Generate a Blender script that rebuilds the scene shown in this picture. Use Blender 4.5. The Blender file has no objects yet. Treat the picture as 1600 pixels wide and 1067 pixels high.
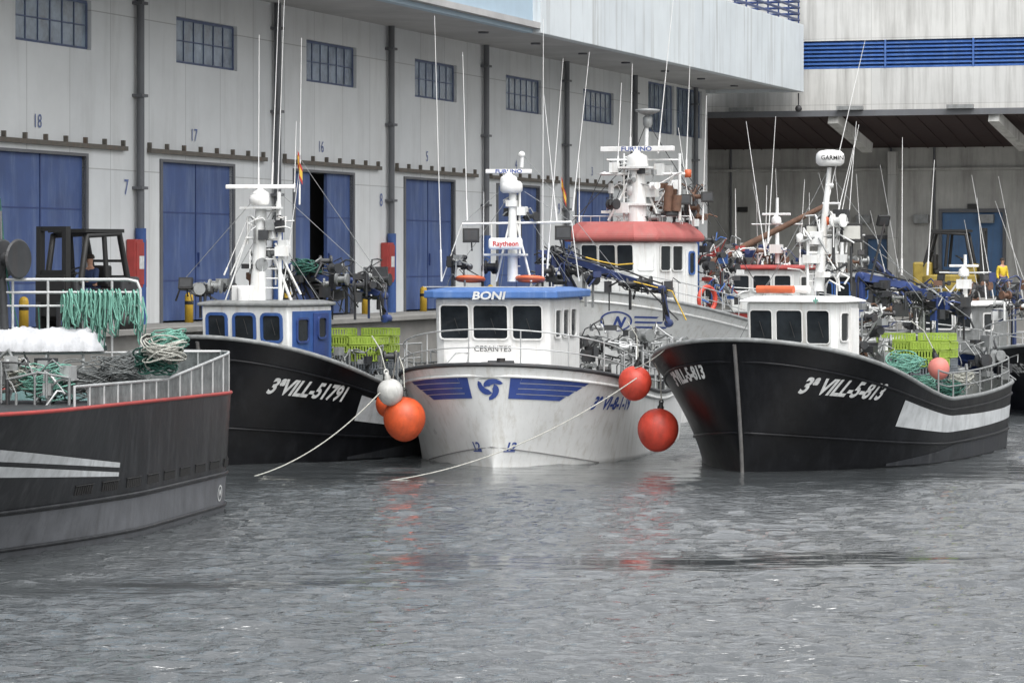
import bpy, bmesh, math, random, bisect
import numpy as np
from mathutils import Vector, Matrix
rnd=random.Random(7)
V=Vector
EYE=4.65
def W(px,py,d): return V(((px-800)/5000*d,d,EYE-(py-403)*d/5000))
# ---------------- materials
MATS={}
def mat(name,col,rough=.6,metal=0,var=.15,sc=3.,streak=0,scol=(.09,.07,.05),bump=.0,bsc=30,szz=.25,sxy=5,s0=.5,spec=.5):
    if name in MATS: return MATS[name]
    m=bpy.data.materials.new(name); m.use_nodes=True; nt=m.node_tree; N=nt.nodes; K=nt.links
    b=N['Principled BSDF']; b.inputs['Roughness'].default_value=rough; b.inputs['Metallic'].default_value=metal; b.inputs['Specular IOR Level'].default_value=spec
    tc=N.new('ShaderNodeTexCoord')
    n1=N.new('ShaderNodeTexNoise'); n1.inputs['Scale'].default_value=sc; n1.inputs['Detail'].default_value=6; n1.inputs['Roughness'].default_value=.65
    K.new(tc.outputs['Object'],n1.inputs['Vector'])
    mr=N.new('ShaderNodeMapRange'); mr.inputs[1].default_value=.3; mr.inputs[2].default_value=.7; mr.inputs[3].default_value=1-var; mr.inputs[4].default_value=1+var*.6
    K.new(n1.outputs[0],mr.inputs[0])
    mx=N.new('ShaderNodeMix'); mx.data_type='RGBA'; mx.blend_type='MULTIPLY'; mx.inputs[0].default_value=1
    mx.inputs[6].default_value=(*col,1); K.new(mr.outputs[0],mx.inputs[7]); out=mx.outputs[2]
    if streak>0:
        mp=N.new('ShaderNodeMapping'); mp.inputs['Scale'].default_value=(sxy,sxy,szz); K.new(tc.outputs['Object'],mp.inputs[0])
        n2=N.new('ShaderNodeTexNoise'); n2.inputs['Scale'].default_value=1.3; n2.inputs['Detail'].default_value=7; n2.inputs['Roughness'].default_value=.7
        K.new(mp.outputs[0],n2.inputs['Vector'])
        m2=N.new('ShaderNodeMapRange'); m2.inputs[1].default_value=s0; m2.inputs[2].default_value=.78; m2.inputs[3].default_value=0; m2.inputs[4].default_value=streak
        K.new(n2.outputs[0],m2.inputs[0])
        x2=N.new('ShaderNodeMix'); x2.data_type='RGBA'; K.new(m2.outputs[0],x2.inputs[0]); K.new(out,x2.inputs[6]); x2.inputs[7].default_value=(*scol,1); out=x2.outputs[2]
    K.new(out,b.inputs['Base Color'])
    rr=N.new('ShaderNodeMapRange'); rr.inputs[3].default_value=max(.02,rough-.12); rr.inputs[4].default_value=min(1,rough+.15); K.new(n1.outputs[0],rr.inputs[0]); K.new(rr.outputs[0],b.inputs['Roughness'])
    if bump>0:
        n3=N.new('ShaderNodeTexNoise'); n3.inputs['Scale'].default_value=bsc; n3.inputs['Detail'].default_value=4; K.new(tc.outputs['Object'],n3.inputs['Vector'])
        bp_=N.new('ShaderNodeBump'); bp_.inputs['Strength'].default_value=bump; bp_.inputs['Distance'].default_value=.02; K.new(n3.outputs[0],bp_.inputs['Height']); K.new(bp_.outputs[0],b.inputs['Normal'])
    MATS[name]=m; return m
def panelmat(name,col,bw,bh,streak,zo=0.,sd=.55,sxy=1.2,s0=.5,szz=.1):
    m=mat(name,col,.75,0,.10,.35,streak,(.24,.235,.22),.1,20,szz,sxy,s0)
    nt=m.node_tree;N=nt.nodes;K=nt.links;b=N['Principled BSDF']
    lk=b.inputs['Base Color'].links[0].from_socket
    tc=[n for n in N if n.type=='TEX_COORD'][0]
    sp=N.new('ShaderNodeSeparateXYZ');K.new(tc.outputs['Object'],sp.inputs[0])
    ad=N.new('ShaderNodeMath');ad.operation='ADD';ad.inputs[1].default_value=zo;K.new(sp.outputs[2],ad.inputs[0])
    cb=N.new('ShaderNodeCombineXYZ');K.new(sp.outputs[0],cb.inputs[0]);K.new(ad.outputs[0],cb.inputs[1])
    br=N.new('ShaderNodeTexBrick');br.offset=0;br.inputs['Scale'].default_value=1;br.inputs['Mortar Size'].default_value=.014;br.inputs['Brick Width'].default_value=bw;br.inputs['Row Height'].default_value=bh
    br.inputs['Color1'].default_value=(1,1,1,1);br.inputs['Color2'].default_value=(.92,.93,.945,1);br.inputs['Mortar'].default_value=(sd,sd,sd,1);K.new(cb.outputs[0],br.inputs['Vector'])
    mx=N.new('ShaderNodeMix');mx.data_type='RGBA';mx.blend_type='MULTIPLY';mx.inputs[0].default_value=1;K.new(lk,mx.inputs[6]);K.new(br.outputs[0],mx.inputs[7]);K.new(mx.outputs[2],b.inputs['Base Color'])
    return m
WALL=panelmat('wall_paint',(.64,.655,.655),2.48,4.15,.32,1.3,.58,.9,.49,.12)
WALL2=panelmat('old_wall_paint',(.55,.55,.53),3.7,3.0,.88,.4,.7,2.0,.44,.12)
FASC=panelmat('fascia_concrete',(.55,.59,.61),6.6,30,.85,0,.82,1.9,.52,.09)
FASB=mat('blue_grey_fascia',(.34,.44,.52),.6,0,.08,1,.2,(.3,.35,.4))
SOFF=mat('soffit',(.38,.38,.38),.8,0,.2,.6)
SOFR=mat('brown_soffit',(.045,.026,.025),.75,0,.25,2)
DOOR=mat('blue_door_paint',(.05,.088,.225),.55,0,.25,.7,.6,(.18,.24,.36),.05,8,.3,2.0,.47)
DBLU=mat('dark_blue_paint',(.025,.05,.17),.45,0,.25,3,.25)
FRAM=mat('window_frame_paint',(.08,.11,.2),.5,0,.25,3,.25)
BLUE=mat('bright_blue_paint',(.04,.11,.33),.45,0,.16,2,.4,(.2,.3,.48))
CABB=mat('cabin_blue_paint',(.03,.08,.25),.5,0,.2,3,.4,(.12,.2,.35))
VISR=mat('faded_blue_canopy',(.06,.145,.37),.5,0,.16,2,.5,(.22,.31,.47))
WHT=mat('white_paint',(.68,.69,.68),.4,0,.14,2,.65,(.32,.25,.18))
WHT2=mat('clean_white',(.73,.73,.72),.35,0,.09,4,.45,(.38,.34,.28))
HWHT=mat('white_hull_paint',(.68,.69,.68),.3,0,.1,1.2,.65,(.34,.31,.25),.05,5)
HBLK=mat('black_hull_paint',(.005,.0055,.007),.34,0,.6,1.2,.35,(.026,.028,.031),.2,6,.25,3,.5,.2)
HGRY=mat('charcoal_hull_paint',(.011,.012,.014),.32,0,.5,1.1,.6,(.06,.062,.066),.25,5,.25,4,.48,.3)
HGR2=mat('grey_boot_paint',(.10,.105,.115),.45,0,.3,2,.6,(.04,.04,.04),.2,8)
HLOW=mat('dull_grey_hull_paint',(.02,.022,.026),.5,0,.5,2,.6,(.07,.07,.07),.2,8,.25,4,.5,.3)
WSTR=mat('white_stripe_paint',(.48,.50,.51),.45,0,.25,2,.6,(.17,.17,.17))
GREY=mat('grey_steel',(.26,.27,.27),.45,.3,.3,4,.45)
GALV=mat('galvanised_rail',(.48,.49,.49),.4,.4,.2,6,.35)
DARK=mat('dark_steel',(.03,.032,.035),.5,0,.35,5,.2,(.12,.06,.03))
BLK=mat('black_rubber',(.012,.012,.012),.6)
RUST=mat('rusty_steel',(.13,.07,.045),.8,0,.4,6,.5,(.05,.03,.02),.3,30)
RAILM=mat('door_rail_steel',(.11,.1,.085),.7,0,.3,5,.4,(.2,.1,.05))
RED=mat('red_paint',(.33,.04,.035),.5,0,.25,3,.35)
ROOFR=mat('red_roof_paint',(.34,.09,.082),.65,0,.2,2,.6,(.25,.15,.13))
ORG=mat('orange_buoy',(.55,.08,.02),.48,0,.35,3,.55,(.18,.045,.02),.15,12)
REDB=mat('red_buoy',(.50,.05,.028),.5,0,.35,3,.55,(.17,.045,.03),.15,12)
PINK=mat('faded_pink_buoy',(.55,.18,.15),.6,0,.2,5)
ORL=mat('orange_lifebuoy',(.52,.11,.04),.5,0,.2,4)
WBUO=mat('grey_white_buoy',(.46,.46,.44),.5,0,.25,4,.5)
LIME=mat('lime_plastic',(.32,.44,.07),.5,0,.2,5,.35,(.18,.24,.06))
GCRT=mat('grey_plastic',(.16,.18,.2),.55,0,.2,5,.3)
NETG=mat('green_rope',(.16,.36,.29),.85,0,.35,12,0,bump=.4,bsc=120)
NETD=mat('dark_green_net',(.03,.11,.085),.9,0,.4,10,0,bump=.5,bsc=60)
NETW=mat('grey_rope',(.40,.40,.36),.85,0,.25,12,0,bump=.4,bsc=120)
NETK=mat('grey_netting',(.14,.15,.15),.9,0,.5,25,0,bump=.8,bsc=60)
BULW=mat('weathered_bulwark',(.16,.17,.17),.8,0,.5,5,.7,(.06,.06,.058),.5,25,.6,6,.42)
YEL=mat('yellow_paint',(.55,.35,.03),.5,0,.2,4,.35)
YELF=mat('forklift_yellow',(.26,.19,.03),.5,0,.3,4,.5,(.03,.05,.03))
DECK=mat('deck_paint',(.2,.21,.2),.7,0,.3,4,.4)
DECKB=mat('turquoise_deck',(.12,.2,.2),.7,0,.3,4,.5)
CONC=mat('quay_concrete',(.24,.235,.22),.85,0,.25,.8,0,bump=.3,bsc=12)
TARP=mat('white_tarpaulin',(.48,.49,.51),.7,0,.25,3,.6,(.28,.28,.28),.8,5)
SKIN=mat('skin',(.45,.25,.17),.6);NAVY=mat('navy_cloth',(.02,.035,.09),.9);HIVI=mat('yellow_cloth',(.55,.4,.03),.9);HAIR=mat('dark_hair',(.03,.02,.015),.9)
LAMP=mat('lamp_glass',(.4,.4,.37),.15);PIPE=mat('grey_downpipe',(.11,.115,.125),.5,0,.2,1,.3);VOID=mat('dark_interior',(.012,.012,.012),.9)
YRED=mat('flag_red',(.38,.04,.03),.8);YYEL=mat('flag_yellow',(.55,.36,.05),.8)
TXW=mat('white_lettering',(.62,.63,.62),.5,0,.25,6,.4,(.2,.2,.2));TXB=mat('blue_lettering',(.03,.062,.25),.5,0,.2,5,.25,(.15,.2,.35));TXR=mat('red_lettering',(.5,.03,.03),.5);TXK=mat('black_lettering',(.02,.02,.02),.5)
TXF=mat('faded_number_paint',(.12,.16,.32),.7)
def glassmat(name,col,rough=.06,ior=1.6):
    m=mat(name,col,rough,0,.6,1.2); m.node_tree.nodes['Principled BSDF'].inputs['IOR'].default_value=ior; return m
GLS=glassmat('wheelhouse_glass',(.018,.022,.026),.06,1.4); GLF=glassmat('factory_glass',(.20,.25,.31),.2)
# ---------------- mesh builder
class G:
    def __init__(s): s.v=[];s.f=[];s.mi=[];s.sm=[];s.c=0
    def add(s,vs,fs,smooth=False):
        o=len(s.v); s.v+=[tuple(p) for p in vs]
        for f in fs: s.f.append([i+o for i in f]); s.mi.append(s.c); s.sm.append(smooth)
        return s
    def bx(s,x0,x1,y0,y1,z0,z1): 
        return s.add([(x0,y0,z0),(x1,y0,z0),(x1,y1,z0),(x0,y1,z0),(x0,y0,z1),(x1,y0,z1),(x1,y1,z1),(x0,y1,z1)],[(0,3,2,1),(4,5,6,7),(0,1,5,4),(1,2,6,5),(2,3,7,6),(3,0,4,7)])
    def box(s,c,d,R=None):
        vs=[V((i*d[0]/2,j*d[1]/2,k*d[2]/2)) for k in(-1,1) for i,j in((-1,-1),(1,-1),(1,1),(-1,1))]
        if R is not None: vs=[R@p for p in vs]
        return s.add([p+V(c) for p in vs],[(0,3,2,1),(4,5,6,7),(0,1,5,4),(1,2,6,5),(2,3,7,6),(3,0,4,7)])
    def beam(s,p,q,w,h=None,w2=None):
        p=V(p);q=V(q);h=h or w;d=(q-p);u=d.normalized();a=u.cross(V((0,0,1)))
        if a.length<.05:a=V((1,0,0))
        a.normalize();b=a.cross(u);k=(w2 or w)/w;vs=[]
        for P,m in((p,1),(q,k)):
            for i,j in((-1,-1),(1,-1),(1,1),(-1,1)): vs.append(P+a*i*w*m/2+b*j*h*m/2)
        return s.add(vs,[(0,3,2,1),(4,5,6,7),(0,1,5,4),(1,2,6,5),(2,3,7,6),(3,0,4,7)])
    def tube(s,pts,r,n=6,r2=None):
        pts=[V(p) for p in pts];m=len(pts);vs=[];fs=[];pa=None
        for i,p in enumerate(pts):
            t=(pts[min(i+1,m-1)]-pts[max(i-1,0)]).normalized()
            if pa is None:
                a=t.cross(V((0,0,1)))
                if a.length<.1:a=t.cross(V((1,0,0)))
            else: a=pa-t*pa.dot(t)
            a.normalize();pa=a;b=t.cross(a);R=r if r2 is None else r+(r2-r)*i/(m-1)
            for k in range(n):
                th=2*math.pi*k/n;vs.append(p+a*math.cos(th)*R+b*math.sin(th)*R)
        for i in range(m-1):
            for k in range(n): fs.append((i*n+k,i*n+(k+1)%n,(i+1)*n+(k+1)%n,(i+1)*n+k))
        s.add(vs,fs,True); s.add([vs[k] for k in range(n)],[tuple(range(n))[::-1]]); s.add([vs[(m-1)*n+k] for k in range(n)],[tuple(range(n))])
        return s
    def lathe(s,c,prof,n=16,ax=None,smooth=True):
        vs=[];c=V(c);R=Matrix.Identity(3) if ax is None else V((0,0,1)).rotation_difference(V(ax)).to_matrix()
        for r,z in prof:
            for k in range(n):
                th=2*math.pi*k/n;vs.append(c+R@V((r*math.cos(th),r*math.sin(th),z)))
        fs=[(i*n+k,i*n+(k+1)%n,(i+1)*n+(k+1)%n,(i+1)*n+k) for i in range(len(prof)-1) for k in range(n)]
        return s.add(vs,fs,smooth)
    def ball(s,c,r,sz=1.,n=18,nv=12):
        return s.lathe(c,[(max(1e-4,r*math.sin(math.pi*i/nv)),-r*sz*math.cos(math.pi*i/nv)) for i in range(nv+1)],n)
    def torus(s,c,R,r,ax=(0,0,1),n=20):
        return s.lathe(c,[(R+r*math.cos(2*math.pi*i/8),r*math.sin(2*math.pi*i/8)) for i in range(9)],n,ax)
    def out(s,name,mats,par=None,bevel=0,label=None,cat=None,group=None,kind=None,seg=2):
        me=bpy.data.meshes.new(name); me.from_pydata(s.v,[],s.f)
        if not isinstance(mats,(list,tuple)):mats=[mats]
        for m in mats: me.materials.append(m)
        me.polygons.foreach_set('material_index',s.mi); me.polygons.foreach_set('use_smooth',s.sm)
        o=bpy.data.objects.new(name,me); bpy.context.collection.objects.link(o)
        if par: o.parent=par
        if bevel: 
            b=o.modifiers.new('b','BEVEL');b.width=bevel;b.segments=seg;b.limit_method='ANGLE';b.angle_limit=.7
        if label:o['label']=label
        if cat:o['category']=cat
        if group:o['group']=group
        if kind:o['kind']=kind
        return o
def thing(name,label,cat,loc=(0,0,0),rz=0,group=None):
    o=bpy.data.objects.new(name,None);o.empty_display_size=.3;bpy.context.collection.objects.link(o);o.location=loc;o.rotation_euler=(0,0,rz);o['label']=label;o['category']=cat
    if group:o['group']=group
    return o
def clone(o,loc,rz=0):
    c=o.copy();bpy.context.collection.objects.link(c);c.location=loc;c.rotation_euler=(0,0,rz)
    for ch in o.children:
        k=ch.copy();k.parent=c;bpy.context.collection.objects.link(k)
    return c
def text2d(body,size,bold=.0,shear=0.,sx=1.):
    cu=bpy.data.curves.new('t','FONT');cu.body=body;cu.size=size;cu.offset=bold;cu.shear=shear;cu.resolution_u=3;cu.align_x='LEFT'
    o=bpy.data.objects.new('t',cu);bpy.context.collection.objects.link(o);dg=bpy.context.evaluated_depsgraph_get();dg.update()
    me=bpy.data.meshes.new_from_object(o.evaluated_get(dg));vs=[(v.co.x*sx,v.co.y) for v in me.vertices];fs=[list(p.vertices) for p in me.polygons]
    bpy.data.objects.remove(o);bpy.data.meshes.remove(me);return vs,fs
def dice(vs,fs,mx=.12):
    bm=bmesh.new();bv=[bm.verts.new((x,y,0)) for x,y in vs]
    for f in fs:
        try:bm.faces.new([bv[i] for i in f])
        except ValueError:pass
    for _ in range(5):
        bmesh.ops.triangulate(bm,faces=bm.faces[:])
        e=[e for e in bm.edges if e.calc_length()>mx]
        if not e:break
        bmesh.ops.subdivide_edges(bm,edges=e,cuts=1)
    bmesh.ops.triangulate(bm,faces=bm.faces[:]);bm.verts.index_update()
    r=([(v.co.x,v.co.y) for v in bm.verts],[[v.index for v in f.verts] for f in bm.faces]);bm.free();return r
def flattext(body,size,c,u,v,m,name,par,bold=.01,shear=0,center=True,sx=1.):
    vs,fs=text2d(body,size,bold,shear,sx);w=max(x for x,_ in vs)if center else 0;c=V(c);u=V(u);v=V(v);g=G()
    g.add([c+u*(x-w/2)+v*y for x,y in vs],fs);return g.out(name,m,par)
def rrect(w,h,r,n=3):
    p=[]
    for cx,cy,a0 in((w/2-r,h/2-r,0),(-w/2+r,h/2-r,90),(-w/2+r,-h/2+r,180),(w/2-r,-h/2+r,270)):
        for i in range(n+1):
            a=math.radians(a0+90*i/n);p.append((cx+r*math.cos(a),cy+r*math.sin(a)))
    return p
def win(par,c,u,v,w,h,fm,gm,fw=.05,r=.07,bars=0,hb=0,pr=.035,name='window',bw=.03):
    u=V(u).normalized();v=V(v).normalized();n=u.cross(v);c=V(c);g=G();ri=rrect(w,h,r);ro=rrect(w+2*fw,h+2*fw,r+fw);k=len(ri)
    P=lambda p,d:c+u*p[0]+v*p[1]+n*d
    g.add([P(p,.006) for p in ri],[tuple(range(k))]);g.c=1
    vs=[P(p,.0) for p in ro]+[P(p,pr) for p in ro]+[P(p,pr) for p in ri]+[P(p,.003) for p in ri]
    g.add(vs,[(a*k+i,a*k+(i+1)%k,(a+1)*k+(i+1)%k,(a+1)*k+i) for a in range(3) for i in range(k)])
    for i in range(bars):
        x=-w/2+w*(i+1)/(bars+1);g.add([P((x+a*bw,b*h/2),d) for d in(.008,pr) for a,b in((-1,-1),(1,-1),(1,1),(-1,1))],[(4,5,6,7),(0,1,5,4),(1,2,6,5),(3,0,4,7),(2,3,7,6)])
    for i in range(hb):
        y=-h/2+h*(i+1)/(hb+1);g.add([P((a*w/2,y+b*bw),d) for d in(.008,pr+.004) for a,b in((-1,-1),(1,-1),(1,1),(-1,1))],[(4,5,6,7),(0,1,5,4),(1,2,6,5),(3,0,4,7),(2,3,7,6)])
    return g.out(name,[gm,fm],par)
# ---------------- camera, light, world
sc=bpy.context.scene
cd=bpy.data.cameras.new('Camera');cam=bpy.data.objects.new('Camera',cd);sc.collection.objects.link(cam);cam.location=(0,0,EYE);cam.rotation_euler=(math.radians(90),0,0)
cd.sensor_width=36;cd.lens=112.5;cd.shift_y=-130.5/1600;cd.clip_end=6000;cd.clip_start=1;sc.camera=cam
w=bpy.data.worlds.new('World');sc.world=w;w.use_nodes=True;nt=w.node_tree;bg=nt.nodes['Background'];sk=nt.nodes.new('ShaderNodeTexSky');sk.sky_type='NISHITA';sk.sun_disc=False
sk.sun_elevation=math.radians(58);sk.sun_rotation=math.radians(160);sk.dust_density=5;sk.air_density=1.3
hs=nt.nodes.new('ShaderNodeHueSaturation');hs.inputs['Saturation'].default_value=.14;hs.inputs['Value'].default_value=2.0;nt.links.new(sk.outputs[0],hs.inputs['Color']);nt.links.new(hs.outputs[0],bg.inputs[0]);bg.inputs[1].default_value=.15
sl=bpy.data.lights.new('sun','SUN');sl.energy=1.0;sl.angle=math.radians(40);sl.color=(1,.985,.965);so=bpy.data.objects.new('sun',sl);sc.collection.objects.link(so)
az=math.radians(160);el=math.radians(58);d=V((math.sin(az)*math.cos(el),math.cos(az)*math.cos(el),math.sin(el)));so.rotation_euler=d.to_track_quat('Z','Y').to_euler()
sc.view_settings.view_transform='Standard';sc.view_settings.look='None';sc.view_settings.exposure=0
# ---------------- water
def water():
    m=bpy.data.materials.new('harbour_water');m.use_nodes=True;nt=m.node_tree;N=nt.nodes;K=nt.links;b=N['Principled BSDF']
    b.inputs['Base Color'].default_value=(.055,.061,.064,1);b.inputs['Roughness'].default_value=.05;b.inputs['IOR'].default_value=2.1
    tc=N.new('ShaderNodeTexCoord');n=N.new('ShaderNodeTexNoise');n.inputs['Scale'].default_value=9;n.inputs['Detail'].default_value=4;n.inputs['Distortion'].default_value=.3
    mp=N.new('ShaderNodeMapping');mp.inputs['Scale'].default_value=(.5,1.2,1);K.new(tc.outputs['Object'],mp.inputs[0]);K.new(mp.outputs[0],n.inputs['Vector'])
    at=N.new('ShaderNodeAttribute');at.attribute_name='ruffle'
    bp_=N.new('ShaderNodeBump');bp_.inputs['Distance'].default_value=.055;K.new(n.outputs[0],bp_.inputs['Height']);K.new(at.outputs['Fac'],bp_.inputs['Strength']);K.new(bp_.outputs[0],b.inputs['Normal'])
    R=np.random.RandomState(4);nr=740;nc=560
    ys=27*np.exp(np.linspace(0,math.log(150/27),nr));u=np.linspace(-1,1,nc)
    Y=np.repeat(ys[:,None],nc,1);X=u[None,:]*(ys[:,None]*.19+2.5)
    Z=np.zeros_like(X)
    wob=.5*np.sin(X*.7)+.3*np.sin(X*1.9+Y)+.25*np.sin(X*3.7+Y*2)
    def blob(y0,sl,wy,x0,wx): return np.exp(-((Y-y0-sl*X+wob*.4)/wy)**2)*np.exp(-((X-x0)/wx)**4)
    st=np.zeros_like(X)
    for i in range(36):
        ky=R.uniform(3,22);kx=R.normal()*1.2;st+=np.sin(ky*Y+kx*X+R.rand()*6.28+1.3*np.sin(X*R.uniform(.3,1.6)+i))
    st=st/math.sqrt(18)
    band=blob(49.0,.05,1.7,2.6,5.6)*1.35+blob(46,.11,1.3,-3.8,4.8)*.9+blob(53.5,.0,1.3,3,9)*.5+np.exp(-((Y-69.5)/5.)**2)*1.05
    calm=np.clip(band*1.05+st*.34*np.clip(band*2.2,0,1)-.12,0,.975)
    nw=120
    for i in range(nw):
        lam=.13*(1.1/.13)**(R.rand()**.9);k=2*math.pi/lam;th=math.radians(90+R.normal()*26);ph=R.rand()*6.28
        slope=.27*math.sqrt(2/nw)*(1.15 if lam<.7 else .6);a=slope/k
        amp=a*(1-calm)
        fade=np.clip((lam-Y*.0048)/(Y*.003),0,1)
        Z+=amp*fade*np.sin(k*(X*math.cos(th)+Y*math.sin(th))+ph+.6*np.sin(X*.31+i)+.6*np.sin(Y*.27+2*i))
    Z[0,:]=Z[-1,:]=-.2;Z[:,0]=Z[:,-1]=-.2
    co=np.stack([X,Y,Z],-1).reshape(-1,3);co=np.vstack([co,[[-2500,-500,-.16],[2500,-500,-.16],[2500,4000,-.16],[-2500,4000,-.16]]])
    idx=np.arange(nr*nc).reshape(nr,nc);q=np.stack([idx[:-1,:-1],idx[:-1,1:],idx[1:,1:],idx[1:,:-1]],-1).reshape(-1,4);q=np.vstack([q,[[nr*nc,nr*nc+1,nr*nc+2,nr*nc+3]]])
    me=bpy.data.meshes.new('water');me.vertices.add(len(co));me.vertices.foreach_set('co',co.ravel());me.loops.add(q.size);me.loops.foreach_set('vertex_index',q.ravel().astype(np.int32));me.polygons.add(len(q));me.polygons.foreach_set('loop_start',np.arange(0,q.size,4,dtype=np.int32));me.polygons.foreach_set('loop_total',np.full(len(q),4,dtype=np.int32));me.polygons.foreach_set('use_smooth',np.ones(len(q),dtype=bool));me.update();me.validate()
    a_=me.attributes.new('ruffle','FLOAT','POINT');a_.data.foreach_set('value',np.concatenate([(1-calm).ravel(),np.ones(4)]).astype(np.float32))
    me.materials.append(m);o=bpy.data.objects.new('water',me);bpy.context.collection.objects.link(o);o['kind']='structure'
water()
# ---------------- site frame
DX=V((.306,.952,0)).normalized();NX=V((.952,-.306,0)).normalized();P0=V((-9.18,90,0))
QZ=2.85
def S(px):
    k=(px-800)/5000;return (k*90+9.18)/(.306-.952*k)
C0=P0+DX*59.2
def quay():
    A=P0+NX*4.8-DX*150;B=P0+NX*4.8+DX*45;Cc=B+NX*160;D=Cc+DX*900;E=A-NX*600+DX*1000;F_=A-NX*600
    g=G();pts=[A,B,Cc,D,E,F_];n=6
    g.add([p+V((0,0,QZ)) for p in pts],[tuple(range(n))]);g.add([p+V((0,0,z)) for z in(QZ,-3) for p in pts],[(i,i+n,(i+1)%n+n,(i+1)%n) for i in range(n)])
    g.out('quay',CONC,kind='structure')
    g=G()
    for p,q in((A,B),(B,Cc)):
        up=V((0,0,QZ));g.beam(p+up+V((0,0,.06)),q+up+V((0,0,.06)),.4,.12)
    g.out('quay_kerb',CONC,kind='structure')
quay()
# ---------------- warehouse
def wallholes(g,x0,x1,z0,z1,holes,dep=.25,y=0):
    xs=sorted({x0,x1,*[h[0] for h in holes],*[h[1] for h in holes]});zs=sorted({z0,z1,*[h[2] for h in holes],*[h[3] for h in holes]})
    for i in range(len(xs)-1):
        for j in range(len(zs)-1):
            cx=(xs[i]+xs[i+1])/2;cz=(zs[j]+zs[j+1])/2
            if any(h[0]<cx<h[1] and h[2]<cz<h[3] for h in holes):continue
            g.add([(xs[i],y,zs[j]),(xs[i+1],y,zs[j]),(xs[i+1],y,zs[j+1]),(xs[i],y,zs[j+1])],[(0,1,2,3)])
    for a,b,c,d_ in holes:
        g.add([(a,y,c),(b,y,c),(b,y,d_),(a,y,d_),(a,y+dep,c),(b,y+dep,c),(b,y+dep,d_),(a,y+dep,d_)],[(0,4,5,1),(1,5,6,2),(2,6,7,3),(3,7,4,0)])
wh=thing('warehouse','long pale warehouse with blue sliding doors and jutting upper storey','building',P0,math.atan2(DX.y,DX.x))
bays=[-23.2,-13.3,-3.4,6.5,16.5,26.5,36.5,46.4]
wins=[];doors=[]
for i,b0 in enumerate(bays[:-1]):
    c=b0+4.95;wins.append((c-2.2,c+2.2,10.1,11.4));doors.append((b0+1.75,b0+6.75))
wins+=[(49,53.3,10.05,12.2),(53.7,58.2,10.05,12.2)]
holes=wins+[(a,b,QZ,7.3) for a,b in doors]
g=G();wallholes(g,-60,59.2,QZ-.05,12.3,holes,.3);
g.add([(59.2,0,QZ),(59.2,40,QZ),(59.2,40,12.3),(59.2,0,12.3)],[(0,1,2,3)]);g.out('wall',WALL,wh)
g=G();g.bx(-60,59.2,-4.47,30,12.3,12.5);g.out('soffit',SOFF,wh)
g=G();g.bx(19.2,59.2,-4.5,-4.1,12.15,15.2);g.bx(58.9,59.22,-4.1,0,12.15,15.2);g.out('fascia',FASC,wh,.02)
g=G();g.bx(-60,19.2,-4.2,-3.9,12.16,17.5);g.out('fascia',FASB,wh)
g=G();g.bx(-60,58,3,30,12.6,18);g.out('upper_storey',WALL,wh)
g=G()
for i in range(5): g.tube([(30,-4.3,15.4+i*.28),(59.1,-4.3,15.4+i*.28),(59.1,4,15.4+i*.28)],.06,6)
for x in range(31,60,2): g.tube([(x,-4.3,15.2),(x,-4.3,16.6)],.04,6)
g.out('balcony_railing',DBLU,wh)
for i in range(7): g=G();g.tube([(20+i*5.9,-2.2,12.24),(20+i*5.9,-2.2,12.31)],.18,12);g.out('soffit_lamp',PIPE,wh)
g=G();g.tube([(59,-4.3,12.1),(59,-4.3,11.5)],.03,6);g.ball((59,-4.3,11.4),.16,1,10,8);g.out('hanging_camera',DARK,wh)
for a,b,c,d_ in wins:
    win(wh,((a+b)/2,.14,(c+d_)/2),(1,0,0),(0,0,1),b-a-.16,d_-c-.16,FRAM,GLF,.08,.01,5,1,.03,bw=.016)
for i,(a,b) in enumerate(doors):
    mid=(a+b)/2;openb=(i==3)
    segs=[(a,mid-.02),(mid+.02,b)]
    if openb: segs=[(a,a+1.5),(a+2.9,b)]
    for p,q in segs:
        g=G();g.bx(p,q,.08,.16,QZ+.05,7.3)
        g.c=1
        for zz in(4.0,5.9): g.bx(p+.02,q-.02,.07,.079,zz,zz+.035)
        g.bx(p,p+.05,.065,.079,QZ+.05,7.3);g.bx(p+.15,p+.22,.03,.079,4.4,4.8);g.c=0
        g.out('sliding_door',[DOOR,DBLU],wh)
    g=G();g.bx(a-.3,b+.3,.9,1,QZ,7.4);g.out('door_interior',VOID,wh)
    g=G();g.bx(a-.14,a,-.05,.2,QZ,7.38);g.bx(b,b+.14,-.05,.2,QZ,7.38);g.bx(a,b,-.05,.2,7.3,7.38);g.out('door_frame',PIPE,wh)
    g=G();g.bx(a-1.0,b+2.4,-.15,-.02,7.52,7.64)
    for k in range(8):g.bx(a-.95+k*1.17,a-.86+k*1.17,-.10,-.0,7.64,7.8)
    g.out('door_rail',RAILM,wh)
    flattext(['20','18','17','16','5','4','3'][i],.5,(mid-.3,-.02,7.95),(1,0,0),(0,0,1),TXF,'door_number',wh,.0)
for i,b0 in enumerate(bays+[56.5]):
    g=G();g.tube([(b0,-.16,QZ+2.6),(b0,-.16,12.3)],.11,10);g.c=1;g.tube([(b0,-.17,QZ),(b0,-.17,QZ+2.6)],.15,10)
    g.c=0
    for z in(6.5,9,11.5):g.bx(b0-.2,b0+.2,-.3,0,z,z+.08)
    g.out('downpipe',[PIPE,CABB],wh)
    if i in(2,4,6): flattext(str(i//2+6),.6,(b0-.6,-.02,6.35),(1,0,0),(0,0,1),TXF,'bay_number',wh,.002)
def wp(s,t,z=QZ): return P0+DX*s+NX*t+V((0,0,z))
RZ=math.atan2(DX.y,DX.x)
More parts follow.
